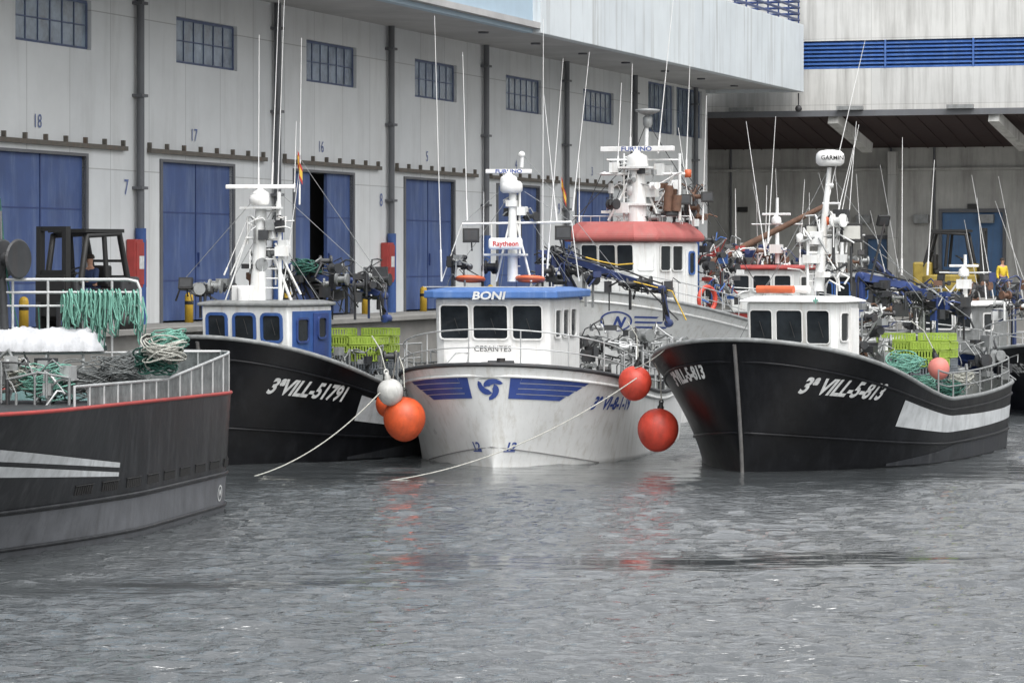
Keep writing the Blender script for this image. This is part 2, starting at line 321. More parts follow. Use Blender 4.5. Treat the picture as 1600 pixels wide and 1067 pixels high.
for px in(208,602):
    s=S(px)-.1;o=thing('fire_hose_cabinet','red metal fire hose cabinet on the warehouse wall','fire cabinet',wp(s,.0,QZ+1.0),RZ,'fire cabinets')
    g=G();g.bx(-.38,.38,-.28,-.02,0,1.3);g.out('cabinet_body',RED,o,.02);g=G();g.bx(-.32,.32,-.30,-.282,.08,1.22);g.out('door',RED,o,.01)
    g=G();g.bx(-.15,.15,-.306,-.301,.5,.85);g.out('sign_plate',TXW,o)
bol=thing('bollard','yellow steel guard bollard beside a warehouse door','bollard',wp(S(295)-.9,.4),0,'yellow door bollards')
g=G();g.lathe((0,0,0),[(.001,0),(.12,0),(.12,.72),(.1,.79),(.05,.83),(.001,.84)],14);g.c=1;g.lathe((0,0,0),[(.123,.5),(.123,.6)],14);g.out('post',[YEL,BLK],bol)
for px in(447,568,658,762,40):clone(bol,wp(S(px)-.9,.4))
# ---------------- right building
rb=thing('market_hall','stained pale market hall with blue louvres and a deep brown canopy','building',C0,math.atan2(NX.y,NX.x))
def T(px,yl=0):
    k=(px-800)/5000;o=C0+DX*yl;return (k*o.y-o.x)/(NX.x-k*NX.y)
def Zr(py,d=148): return EYE-(py-403)*d/5000
g=G();za,zb=Zr(107,145),Zr(63,145)
g.bx(-30,70,1,9.2,11.2,za);g.bx(-30,70,1,1.3,zb,26);g.bx(-30,70,1.35,9.2,za,26);g.out('wall',WALL2,rb)
g=G()
for i in range(7): 
    z=za+.06+(zb-za-.1)*i/6.5;g.add([(-10,1.02,z),(70,1.02,z),(70,1.28,z+.16),(-10,1.28,z+.16),(-10,1.02,z-.05),(70,1.02,z-.05)],[(0,1,2,3),(4,5,1,0)])
for x in range(0,60,4): g.bx(x,x+.08,.98,1.02,za,zb)
g.out('louvre',BLUE,rb)
g=G();g.add([(-30,.4,11.15),(70,.4,11.15),(70,9,9.9),(-30,9,9.9)],[(0,3,2,1)])
for i in range(50):
    x=-5+i*.9;g.add([(x,.4,11.13),(x+.05,.4,11.13),(x+.05,9,9.88),(x,9,9.88),(x,.4,11.11),(x+.05,.4,11.11),(x+.05,9,9.86),(x,9,9.86)],[(4,5,6,7),(0,4,7,3),(1,2,6,5)])
g.out('canopy_soffit',SOFR,rb)
g=G();g.bx(-30,70,.25,.4,11.05,11.32);g.out('canopy_edge',PIPE,rb)
d1=(T(1472,9),T(1567,9),QZ,QZ+3.95);d2=(T(1356,9),T(1386,9),QZ,QZ+2.7)
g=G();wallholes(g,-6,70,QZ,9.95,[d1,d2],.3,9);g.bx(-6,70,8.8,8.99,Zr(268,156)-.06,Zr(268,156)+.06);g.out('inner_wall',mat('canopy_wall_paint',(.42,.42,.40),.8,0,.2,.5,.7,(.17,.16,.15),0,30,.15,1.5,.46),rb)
for q in(d1,d2):
    g=G();g.bx(q[0],q[1],9.1,9.2,q[2],q[3]);g.out('door',mat('steel_blue_door',(.06,.14,.28),.5,0,.2,1,.4),rb)
    g=G();g.bx(q[0]-.15,q[0],8.9,9.1,q[2],q[3]);g.bx(q[1],q[1]+.15,8.9,9.1,q[2],q[3]);g.bx(q[0]-.15,q[1]+.15,8.9,9.1,q[3],q[3]+.18);g.out('door_frame',PIPE,rb)
for px in(1306,1556,1750):
    x=T(px,1);g=G();g.beam((x,.45,10.95),(x+.75,4.5,9.75),.5,.45);g.out('canopy_bracket',WALL2,rb);g=G();g.bx(x+.95,x+1.35,8.3,8.79,QZ,9.7);g.out('canopy_column',WALL2,rb)
for px in(1142,1392,1460):
    x=T(px,8.9);g=G();g.tube([(x,8.9,QZ),(x,8.9,9.9)],.06,6);g.out('wall_conduit',PIPE,rb)
for px,py in((1520,325),(1160,328)):
    x=T(px,8.9);g=G();z=Zr(py,156);g.bx(x-.25,x+.25,8.85,8.98,z-.12,z+.12);g.out('wall_sign',TXK,rb)
for x in range(0,18,5): g=G();g.bx(x+1,x+2.2,-.0,.25,11.32,11.5);g.out('canopy_lamp',GREY,rb)
for x in(3.2,5.1,7.9,11): 
    g=G();g.bx(x,x+.7,8.6,8.98,6.3,6.7);g.out('wall_box',GREY,rb)
# ---------------- hulls
class Hull:
    def __init__(s,L,B,H,rake=.5,stern=.8,sb=.28,p=2.4,q=2.1,wb=.9,went=.55,wpow=1.5,flare=1.5,srd=.12,draft=.7,sred=.7):
        s.__dict__.update(L=L,B=B,H=H,rake=rake,stern=stern,sb=sb,p=p,q=q,wb=wb,went=went,wpow=wpow,flare=flare,srd=srd,draft=draft,sred=sred)
    def b(s,t):
        f=1
        if t<s.sb: f=(max(0,1-(1-t/s.sb)**s.p))**(1/s.q)
        else: f=1-(1-s.stern)*((t-s.sb)/(1-s.sb))**2
        if t>1-s.srd: e=(t-1+s.srd)/s.srd;f*=math.sqrt(max(0,1-e*e*s.sred))
        return f*s.B/2
    def w(s,t):
        f=1-max(0,1-t/s.went)**s.wpow;k=1
        if t>.5:k=1-(1-s.stern)*1.2*((t-.5)/.5)**2
        if t>1-s.srd: e=(t-1+s.srd)/s.srd;k*=math.sqrt(max(0,1-e*e*s.sred))
        return min(f*k*s.wb*s.B/2,s.b(t)*.97)
    def pos(s,t,v,side=1):
        t=min(max(t,0),1)
        if v>=0: x=s.w(t)+(s.b(t)-s.w(t))*v**s.flare;z=v*s.H(t);y=t*s.L-s.rake*v**1.3*(1-t)**4+(.25*v*t**20)
        else: x=s.w(t)*(1+.3*v);z=v*s.draft;y=t*s.L
        return V((side*x,y,z))
    def nrm(s,t,v,side):
        e=.004;a=s.pos(min(t+e,1),v,side)-s.pos(max(t-e,0),v,side);b=s.pos(t,min(v+.03,1),side)-s.pos(t,v-.03,side);n=a.cross(b)
        if n.length<1e-9:return V((0,-1,0))
        n.normalize()
        if n.x*side<0:n=-n
        return n
    def hp(s,t,v,side,off=.012): return s.pos(t,v,side)+s.nrm(t,v,side)*off
    def build(s,par,m,deckm,gunm,dk=.35,n=56,lower=None,vl=.2,rub=(.86,),gr=.05):
        lev=[-1,-.4,-.1,0,.06,.13,.2,.3,.4,.5,.6,.7,.8,.9,1.0];ts=[(i/n)**1.7 for i in range(n+1)];g=G();k=len(lev)
        for side in(1,-1):
            vs=[s.pos(t,v,side) for t in ts for v in lev];off=len(g.v);g.v+=[tuple(p) for p in vs]
            for i in range(n):
                for j in range(k-1):
                    q=(i*k+j,(i+1)*k+j,(i+1)*k+j+1,i*k+j+1)
                    g.f.append([a+off for a in (q if side>0 else q[::-1])]);g.mi.append(1 if lower and lev[j+1]<=vl+.01 else 0);g.sm.append(True)
        o=len(g.v);g.v+=[tuple(s.pos(1,v,1)) for v in lev]+[tuple(s.pos(1,v,-1)) for v in lev]
        for j in range(k-1): g.f.append([o+j,o+k+j,o+k+j+1,o+j+1]);g.mi.append(0);g.sm.append(False)
        ob=g.out('hull',[m,lower or m],par)
        bm=bmesh.new();bm.from_mesh(ob.data);bmesh.ops.remove_doubles(bm,verts=bm.verts,dist=.002);bmesh.ops.recalc_face_normals(bm,faces=bm.faces);bm.to_mesh(ob.data);bm.free()
        g=G();vs=[];fs=[]
        for t in ts:
            h=s.H(t);d_=dk(t) if callable(dk) else dk;vd=1-d_/h;P=s.pos(t,1);Q=s.pos(t,vd);a=max(.0,P.x-.08);b=max(0,Q.x-.08);y=P.y+.08*(1-t)**8-(.08 if t==1 else 0)
            vs+=[(a,y,h),(b,y,h-d_),(-b,y,h-d_),(-a,y,h)]
        for i in range(n):
            for j in range(3):fs.append((i*4+j,(i+1)*4+j,(i+1)*4+j+1,i*4+j+1))
        fs.append((n*4,n*4+1,n*4+2,n*4+3));g.add(vs,fs);g.out('deck',deckm,par)
        g=G();pts=[s.pos(t,1,-1) for t in reversed(ts)]+[s.pos(t,1,1) for t in ts[1:]];pts=[p+V((0,0,.02)) for p in pts];g.tube(pts+[pts[0]],gr,8);g.out('gunwale',gunm,par)
        for r in rub:
            g=G();pts=[s.hp(t,r,-1,.01) for t in reversed(ts) if t>.002]+[s.hp(t,r,1,.01) for t in ts if t>.002];g.tube(pts,.035,6);g.out('rub_rail',m,par)
    def decal(s,par,name,m,vs,fs,a0,v0,slope=0.,mx=.1,off=.013):
        tab=[(0,0)];N=500;pp=s.pos(0,v0);acc=0
        for i in range(1,N+1):
            t=(i/N)**2;p=s.pos(t,v0);acc+=(p-pp).length;pp=p;tab.append((acc,t))
        A=[q[0] for q in tab]
        vs,fs=dice(vs,fs,mx);g=G();o=[]
        for x,y in vs:
            a=a0+x;side=1 if a>=0 else -1;q=abs(a);i=min(N,max(1,bisect.bisect_left(A,q)));f=(q-A[i-1])/(A[i]-A[i-1]+1e-9);t=tab[i-1][1]+(tab[i][1]-tab[i-1][1])*f
            o.append(s.hp(t,v0+(y+slope*x)/s.H(t),side,off))
        g.add(o,fs,True);return g.out(name,m,par)
    def patch(s,par,name,m,t0,t1,lo,hi,side,n=40,off=.011):
        g=G();vs=[]
        for i in range(n+1):
            t=t0+(t1-t0)*i/n
            for j in range(4): v=lo(i/n)+(hi(i/n)-lo(i/n))*j/3;vs.append(s.hp(t,v,side,off))
        g.add(vs,[(i*4+j,(i+1)*4+j,(i+1)*4+j+1,i*4+j+1) for i in range(n) for j in range(3)],True);return g.out(name,m,par)
    def rail(s,par,t0,t1,hh,m,rails=(1,.55),side=1,r=.022,inset=.1,post=.9,both=False,name='railing'):
        g=G();N=60
        def q(t,sd,z): P=s.pos(t,1,sd);return V((P.x-sd*min(inset,abs(P.x)),P.y,P.z+z))
        if both: path=[(t1*(1-i/N)**1.6,-1) for i in range(N)]+[(t1*(i/N)**1.6,1) for i in range(N+1)]
        else: path=[(t0+(t1-t0)*i/N,side) for i in range(N+1)]
        hf=hh if callable(hh) else (lambda t:hh)
        for k in rails: g.tube([q(t,sd,hf(t)*k) for t,sd in path],r if k==1 else r*.8,6)
        acc=9;pv=None
        for t,sd in path:
            P=q(t,sd,0);acc+=(P-pv).length if pv else 0;pv=P
            if acc>=post: acc=0;g.tube([P,q(t,sd,hf(t))],r*.9,6)
        P=path[-1];g.tube([q(P[0],P[1],0),q(P[0],P[1],hf(P[0]))],r,6)
        return g.out(name,m,par)
class Boat:
    def __init__(s,name,label,x,y,a,cat='fishing boat'):
        s.e=thing(name,label,cat,(x,y,0),-math.radians(a));s.M=Matrix.Translation((x,y,0))@Matrix.Rotation(-math.radians(a),4,'Z');s.I=s.M.inverted()
    def at(s,px,py,d): return s.I@W(px,py,d)
def house(par,cx,y0,Wd,L,z0,z1,lean=.12,m=WHT,rm=WHT,rover=.15,rth=.12,name='wheelhouse',chamf=.0,rb_=.025,crown=.06,hb_=.05):
    g=G();x0,x1=cx-Wd/2,cx+Wd/2;c=chamf
    pl=[(x0+c,y0),(x1-c,y0),(x1,y0+c*.6),(x1,y0+L),(x0,y0+L),(x0,y0+c*.6)] if c else [(x0,y0),(x1,y0),(x1,y0+L),(x0,y0+L)];n=len(pl)
    tp=[(x,y-(lean if y<y0+L*.5 else 0)) for x,y in pl]
    g.add([(x,y,z0) for x,y in pl]+[(x,y,z1) for x,y in tp],[(i,(i+1)%n,(i+1)%n+n,i+n) for i in range(n)]+[tuple(range(n,2*n))])
    o=g.out(name,m,par,hb_,seg=3)
    g=G();ro=[(cx+(x-cx)*(1+2*rover/Wd),y-(rover if y<y0+L*.5 else -rover)) for x,y in tp]
    ri=[(cx+(x-cx)*.86,y0+L/2+(y-y0-L/2)*.86) for x,y in tp]
    g.add([(x,y,z1) for x,y in ro]+[(x,y,z1+rth) for x,y in ro]+[(x,y,z1+rth+crown) for x,y in ri],[tuple(range(n))[::-1]]+[(k*n+i,k*n+(i+1)%n,(k+1)*n+(i+1)%n,(k+1)*n+i) for k in(0,1) for i in range(n)]+[tuple(range(2*n,3*n))])
    g.out('roof',rm,o,rb_,seg=3)
    return o
def whip(par,p,q,r=.014,m=WHT2):
    g=G();p=V(p);q=V(q);md=(p+q)/2;g.tube([p,p+(q-p)*.12],r*1.7,6);g.tube([p,md,q],r,5,r*.4);return g.out('antenna',m,par)
def scanner(par,c,Ln,txt=None,rz=0,m=WHT2,s=1.,tm=TXB):
    c=V(c);g=G();R=Matrix.Rotation(rz,3,'Z');g.lathe(c-V((0,0,.42*s)),[(.001,0),(.2*s,0),(.22*s,.1*s),(.2*s,.28*s),(.1*s,.34*s),(.07*s,.42*s)],14);g.box(c,(Ln,.13*s,.1*s),R);g.out('radar_scanner',m,par,.02)
    if txt: flattext(txt,.12*s,c+R@V((0,-.068*s,-.04*s)),R@V((1,0,0)),(0,0,1),tm,'maker_lettering',par,.004,sx=1.3)
def dome(par,c,r,txt=None,tm=TXK,rz=0):
    c=V(c);g=G();g.lathe(c,[(.001,-r*.55),(r*.75,-r*.55),(r*.98,-r*.35),(r,0),(r*.96,r*.28),(r*.75,r*.48),(r*.3,r*.56),(.001,r*.57)],20);g.out('radar_dome',WHT2,par)
    if txt:
        R=Matrix.Rotation(rz,3,'Z');flattext(txt,r*.42,c+R@V((0,-r*1.01,-r*.15)),R@V((1,0,0)),(0,0,1),tm,'maker_lettering',par,.003)
def flood(par,c,rz=0,tilt=-.3,s=.3,lit=LAMP):
    R=Matrix.Rotation(rz,3,'Z')@Matrix.Rotation(tilt,3,'X');g=G();g.box(c,(s*1.2,s*.35,s),R);g.c=1;g.box(V(c)+R@V((0,-s*.18,0)),(s*.95,.01,s*.72),R);g.c=0;g.tube([V(c)+V((0,.05,-s*.4)),V(c)+V((0,.1,-s*1.1))],.02,6);g.out('floodlight',[BLK,lit],par,.01)
def lines(par,segs,r,m,name='rigging'):
    g=G()
    for s_ in segs:g.tube(s_,r,5)
    return g.out(name,m,par)
def coil(g,c,r,n,rr=.012,flat=.35,seed=1,hang=0):
    R=random.Random(seed)
    for i in range(n):
        a0=R.random()*6.28;ra=r*R.uniform(.45,1);cx=V(c)+V((R.uniform(-.3,.3)*r,R.uniform(-.3,.3)*r,R.uniform(0,flat)*r));tx=R.uniform(-.5,.5);ty=R.uniform(-.5,.5);pts=[]
        for k in range(15):
            th=a0+k*6.28/14;p=V((math.cos(th)*ra,math.sin(th)*ra*R.uniform(.85,1.1),0));p.z=p.x*tx+p.y*ty-hang*abs(math.sin(th))*ra;pts.append(cx+p)
        g.tube(pts,rr,5)
def ropepile(name,label,c,r,n,m,par=None,rr=.014,flat=.5,seed=1):
    g=G();coil(g,(0,0,0),r,n,rr,flat,seed)
    o=g.out(name,m,par,label=label,cat=None if par else 'rope');o.location=c
    return o
def ring(par,c,R,r,ax,m=ORL):
    g=G();g.torus(c,R,r,ax,24);g.out('lifebuoy',m,par)
def crane(par,pts,w,m,name='crane'):
    g=G()
    for i in range(len(pts)-1):
        p=V(pts[i]);q=V(pts[i+1]);g.beam(p,q,w*(1-.15*i),w*1.35*(1-.15*i),w*.8*(1-.15*i));g.lathe(q-V((0,w*.7,0)),[(.001,0),(w*.6,0),(w*.6,w*1.4),(.001,w*1.4)],12,(0,1,0))
        g.c=1;o=V((0,0,-w*1.1));g.tube([p+(q-p)*.15+o,p+(q-p)*.55+o*.9],w*.3,8);g.tube([p+(q-p)*.55+o*.9,q+o*.5],w*.16,8)
        g.tube([p+V((0,0,w)),p+(q-p)*.3+V((0,-w,w*1.2)),p+(q-p)*.7+V((0,-w,w*.9)),q+V((0,0,w*.8))],.025,5)
        g.tube([p+V((0,-w,0)),p+(q-p)*.3+V((0,-w,-w*1.6)),p+(q-p)*.7+V((0,-w,-w*1.1)),q+V((0,-w,0))],.02,5);g.c=0
    return g.out(name,[m,BLK],par,.01)
def tangle(par,b,x0,x1,y0,y1,d,n,seed,mats=(DARK,),name='deck_machinery',dd=1.2,sl=0):
    # winches, valves, pipes and hoses bolted together
    R=random.Random(seed);g=G();pos=[]
    for i in range(n):
        px=R.uniform(x0,x1);py=R.uniform(y0,y1)+sl*(px-x0);D=d+R.uniform(-dd,dd)*.5;P=b.at(px,py,D);pos.append(P);g.c=R.randrange(len(mats));k=R.random()
        if i>0:
            q0=min(pos[:-1],key=lambda o:(o-P).length);g.tube([P,(P+q0)/2+V((0,0,R.uniform(-.05,.12))),q0],R.uniform(.012,.024),5)
        if k<.4:
            q=P+V((R.uniform(-.5,.5),R.uniform(-.3,.3),R.uniform(-.5,.15)));mid=(P+q)/2+V((R.uniform(-.2,.2),0,R.uniform(0,.25)));g.tube([P,P*.55+mid*.5-q*.05,mid,q],R.uniform(.01,.03),6)
        elif k<.66: g.box(P,(R.uniform(.1,.35),R.uniform(.1,.25),R.uniform(.08,.3)),Matrix.Rotation(R.uniform(-.5,.5),3,'Z'))
        elif k<.82: r=R.uniform(.07,.17);g.lathe(P,[(.001,0),(r,0),(r,.05),(r*.5,.06),(r*.5,.25),(r,.26),(r,.31),(.001,.31)],14,(1,R.uniform(-1,1),0),False)
        else: g.tube([P,P-V((0,0,R.uniform(.4,.9)))],R.uniform(.015,.04),6)
    return g.out(name,list(mats),par)
# ===== Black boats
GW=mat('worn_gunwale',(.2,.21,.21),.5,0,.4,5,.4)
def blackboat(name,label,x,y,a,regR,regL,B_=5.7,L=12.6,a0=1.4,v0=.635,sl=.08):
    b=Boat(name,label,x,y,a)
    H=lambda s:1.42+1.45*max(0,1-s/.42)**1.4+.28*max(0,(s-.5)/.5)**2
    h=Hull(L,B_,H,rake=.45,stern=.70,sb=.25,p=2.8,q=2.05,flare=1.2,went=.37,wpow=1.8,srd=.14,sred=.8,wb=.93)
    h.build(b.e,HBLK,DECK,GW,dk=lambda t:.22 if t<.3 else .22+.55*min(1,(t-.3)/.05),rub=(.84,.3))
    g=G();g.tube([h.pos(0,v)+V((0,-.02,0)) for v in(-.2,0,.2,.4,.6,.8,.97)],.045,8);g.out('stem_bar',mat('stem_bar',(.10,.10,.10),.5,0,.4,6,.4),b.e)
    vs,fs=text2d(regR,.48,.016,.35,.78);h.decal(b.e,'registration_lettering',TXW,vs,fs,a0,v0,sl)
    if regL: vs,fs=text2d(regL,.40,.017,.2,.66);wd=max(x for x,_ in vs);h.decal(b.e,'registration_lettering',TXW,vs,fs,-wd-.8,.72,.02)
    h.patch(b.e,'white_stripe',WSTR,.215,.985,lambda u:.48+.0*u,lambda u:.78-.12*min(1,u*1.3)+.02*u,1)
    h.patch(b.e,'lower_hull_band',HLOW,.22,.99,lambda u:.02,lambda u:.05+.30*min(1,u*2.5),1)
    return b,h
bl,hl=blackboat('fishing_boat','black-hulled fishing boat with small wheelhouse and blue window frames',(325-800)/5000*71.8,71.8,26,'3\u00aaVILL-51791',None,5.4,12.6,1.45,.62,.05)
br,hr=blackboat('fishing_boat','black-hulled fishing boat with white wheelhouse and white side stripe',5.0,69.4,27,'3\u00aa VILL-5-813','3\u00aaVILL-5-813',5.9,13.1,1.3,.645,.07)
def front_windows(o,cx,y0,z0,z1,lean,ztot0,ztot1,ws,h,fm,gm=GLS,fw=.05):
    k=lean/(ztot1-ztot0);zc=(z0+z1)/2;vv=V((0,-k,1))
    for x,wd in ws: win(o,(cx+x,y0-k*(zc-ztot0)-.012,zc),(1,0,0),vv,wd,h,fm,gm,fw)
def wipers(o,cx,y,z,xs):
    for x in xs:
        g=G();g.tube([(cx+x,y,z+.36),(cx+x+.12,y-.01,z)],.008,4);g.out('wiper',BLK,o)
# left boat wheelhouse
B=bl;p=B.at(385,470,75.2);cx,y0=p.x,p.y
o=house(B.e,cx,y0,2.35,2.0,1.6,3.52,.1,WHT,GREY,.08,.07)
front_windows(o,cx,y0,2.72,3.3,.1,1.6,3.52,[(-.75,.46),(0,.50),(.74,.46)],.58,CABB,GLS,.07)
wipers(o,cx,y0-.13,2.85,(-.75,0,.74))
win(o,(cx+1.2,y0+.55,2.95),(0,1,0),(0,0,1),.5,.5,DBLU,GLS)
g=G();g.bx(cx+1.2,cx+1.24,y0+1.05,y0+1.75,1.7,3.35);g.out('door',DBLU,o,.01)
win(o,(cx+1.245,y0+1.4,3.0),(0,1,0),(0,0,1),.35,.45,DBLU,GLS)
g=G();g.bx(cx+1.178,cx+1.196,y0+.1,y0+1.95,1.7,3.4);g.out('side_panel',CABB,o,.005)
d=75.8;M=lambda px,py:B.at(px,py,d)
g=G();g.tube([M(403,472),M(405,400),M(408,325)],.2,12,.13);g.tube([M(438,480),M(436,300)],.05,8);g.tube([M(455,470),M(428,400)],.04);g.tube([M(360,430),M(403,330)],.02);g.tube([M(352,470),M(395,345)],.02);g.tube([M(470,460),M(430,380)],.03)
for i in range(9):
    y=330+i*15;g.tube([M(410,y),M(436,y)],.018)
g.tube([M(385,372),M(440,372)],.03);g.tube([M(390,350),M(460,345)],.02);g.box(M(408,325),(.9,.5,.05));g.box(M(420,365),(.3,.2,.25));g.box(M(445,385),(.2,.2,.3));mt=g.out('mast',WHT,B.e)
scanner(mt,M(407,292),1.65,None,math.radians(25))
dome(mt,M(405,312),.24)
tangle(mt,B,385,445,335,440,75.8,24,26,(WHT,GREY,WHT,DARK),'mast_fittings',.5)
for s_,e_ in(((404,290),(405,55)),((425,290),(436,-10)),((468,320),(471,60)),((432,360),(445,-20)),((440,470),(470,250)),((460,300),(463,190)),((350,430),(392,330))): whip(mt,M(*s_),M(*e_))
def flag(mt,P,hh):
    g=G()
    for i,mm in enumerate((0,1,0)):
        g.c=mm;z=[(0,.25),(.25,.75),(.75,1)][i];n=7
        g.add([P+V((.02+k*.018,.04*math.sin(k*1.3),zz*hh-k*.07)) for k in range(n) for zz in z],[(2*k,2*k+2,2*k+3,2*k+1) for k in range(n-1)])
    g.out('flag',[YRED,YYEL],mt)
flag(mt,M(464,262),.4)
g=G();g.tube([M(340,455),M(285,447)],.035);g.tube([M(340,470),M(300,447)],.02);g.out('light_arm',DARK,B.e);flood(B.e,M(290,443),.3,-.3,.28,DARK);flood(B.e,M(326,452),.1,-.3,.22,DARK);flood(mt,M(385,462),.1,-.2,.25)
tangle(B.e,B,300,350,440,458,76,14,3,(DARK,GREY),'light_arm_fittings',.6)
g=G();g.bx(cx-.6,cx-.1,y0+.3,y0+.8,3.62,4.0);g.lathe((cx-.2,y0+.2,3.6),[(.14,0),(.16,.35),(.001,.4)],10);g.out('roof_locker',WHT2,B.e,.03)
g=G();g.lathe((cx-.35,y0+.9,3.6),[(.1,0),(.1,.5),(.17,.55),(.17,.7),(.001,.72)],10);g.out('exhaust',RUST,B.e)
crane(B.e,[B.at(500,500,78),B.at(470,432,78),B.at(545,440,78),B.at(598,462,77.5),B.at(604,498,77.5)],.17,DBLU)
tangle(B.e,B,440,600,405,470,77.7,75,11,(DARK,DARK,GREY,DARK,DBLU))
tangle(B.e,B,510,600,545,600,77.2,55,12,(GREY,GW,DARK))
lines(B.e,[[B.at(x,y,77.5),B.at(x+dx,y+dy,77.5)] for x,y,dx,dy in((455,405,45,60),(470,415,80,30),(480,470,70,-25),(520,430,40,50),(440,400,30,80))],.02,DARK,'hydraulic_hose')
g=G();coil(g,B.at(480,425,77.5),.35,16,.02,.7,3);g.out('hose_bundle',NETD,B.e)
lines(B.e,[[M(407,300),M(285,440)],[M(436,300),M(600,450)],[M(408,330),M(500,470)],[M(436,310),M(350,460)],[M(470,250),M(600,440)]],.007,GREY)
hl.rail(B.e,.34,.9,.75,GREY,(1,.7,.4),1,.022,.1,.45)
hl.rail(B.e,.32,.98,.75,GREY,(1,.5),-1,.025,.1,.9)
# right boat wheelhouse
B=br;p=B.at(1237,470,72.8);cx,y0=p.x,p.y
o=house(B.e,cx,y0,2.2,1.4,1.6,3.64,.1,WHT,WHT2,.13,.035,chamf=.12,crown=.10,rb_=.03,hb_=.06)
front_windows(o,cx,y0,2.75,3.42,.1,1.6,3.64,[(-.71,.53),(-.02,.62),(.68,.54)],.74,WHT2,GLS,.02)
wipers(o,cx,y0-.12,2.85,(-.74,0,.7))
win(o,(cx+1.105,y0+.42,3.08),(0,1,0),(0,0,1),.46,.62,WHT2,GLS,.03);g=G();g.bx(cx+1.09,cx+1.14,y0+.78,y0+1.3,1.7,3.5);g.out('door',WHT2,o,.01)
g=G();g.tube([(cx-1.0,y0-.14,2.6),(cx+1.0,y0-.14,2.6)],.012);g.out('grab_rail',GALV,o)
flattext('+',.25,(cx+.68,y0-.25,3.6),(1,0,0),(0,0,1),NETG,'roof_mark',o)
d=73.8;M=lambda px,py:B.at(px,py,d)
g=G();g.tube([M(1279,455),M(1287,360),M(1296,262)],.13,12,.05);g.tube([M(1262,455),M(1262,370)],.035);g.tube([M(1312,455),M(1298,330)],.03);g.tube([M(1255,360),M(1325,360)],.03);g.tube([M(1262,395),M(1310,395)],.04);g.tube([M(1285,318),M(1312,318)],.03);g.tube([M(1290,290),M(1302,290)],.06)
for i in range(9): g.tube([M(1262,450-i*11),M(1276,450-i*11)],.014)
g.box(M(1278,372),(.3,.3,.3));g.box(M(1270,405),(.4,.3,.2));g.box(M(1300,385),(.2,.2,.35));mt=g.out('mast',WHT,B.e,.01)
dome(mt,M(1297,247),.33,'GARMIN',TXK,math.radians(30))
for s_,e_ in(((1290,330),(1352,62)),((1302,400),(1342,195)),((1322,395),(1338,190)),((1200,380),(1212,182)),((1196,400),(1166,190)),((1310,330),(1335,225)),((1250,395),(1250,355))): whip(mt,M(*s_),M(*e_),.013)
for c_ in((1250,372),(1293,345),(1314,352)):
    g=G();g.lathe(M(*c_),[(.001,-.1),(.08,-.1),(.09,.08),(.001,.12)],10);g.out('navigation_lamp',ORL if c_[0]==1293 else WHT2,mt)
tangle(mt,B,1255,1315,335,450,73.8,34,25,(WHT,GREY,WHT,DARK),'mast_fittings',.5)
flood(B.e,M(1330,364),.5,-.1,.42);flood(B.e,M(1268,360),.5,-.1,.25);flood(B.e,M(1380,345),.9,.4,.25,DARK)
g=G();g.tube([M(1330,385),M(1330,455)],.03);g.out('light_post',DARK,B.e);g=G();g.tube([M(1360,440),M(1382,350)],.03);g.out('light_post',DARK,B.e)
for k in range(2):
    g=G();P=V((cx-.5+k*.25,y0+.25+k*.35,3.93));g.tube([P+V((-.45,0,0)),P+V((.45,0,0))],.09,10);g.out('life_raft',[ORL,WHT2][k],B.e)
crane(B.e,[B.at(1345,500,77),B.at(1345,432,77),B.at(1420,448,77.5),B.at(1500,488,78)],.18,DBLU)
tangle(B.e,B,1340,1510,425,470,77.5,80,21,(DARK,DARK,DBLU,GREY,DARK),sl=.25)
tangle(B.e,B,1325,1380,470,590,76.0,60,22,(GREY,DARK,RUST,WHT))
tangle(B.e,B,1490,1575,530,590,79.5,40,23,(GREY,DARK,GREY))
lines(B.e,[[M(1296,262),M(1150,540)],[M(1296,270),M(1440,470)],[M(1325,360),M(1520,500)],[M(1290,320),M(1190,455)]],.007,GREY)
hr.rail(B.e,.36,.98,.6,GREY,(1,.5),1,.022,.1,1.1);hr.rail(B.e,.3,.98,.7,GREY,(1,.5),-1,.025,.1,.9)
g=G()
for t in(.72,.78): g.torus(hr.pos(t,1,0)+V((0,0,.45)),.28,.05,(1,.2,0));g.tube([hr.pos(t,1,0)+V((0,0,-.5)),hr.pos(t,1,0)+V((0,0,.45))],.08)
g.tube([hr.pos(.72,1,0)+V((0,0,.45)),hr.pos(.78,1,0)+V((0,0,.45))],.06);g.out('net_hauler',DARK,B.e)
for i,(px,py,r,m) in enumerate(((1415,562,.42,NETG),(1440,590,.32,NETG),(1480,603,.36,NETD),(1395,570,.3,NETG),(1500,585,.32,NETW),(1455,600,.3,NETW))):
    ropepile('net_pile','heap of tangled fishing rope and net on deck',W(px,py+12,75+i*.3),r,26,m,seed=i+4,rr=.012)
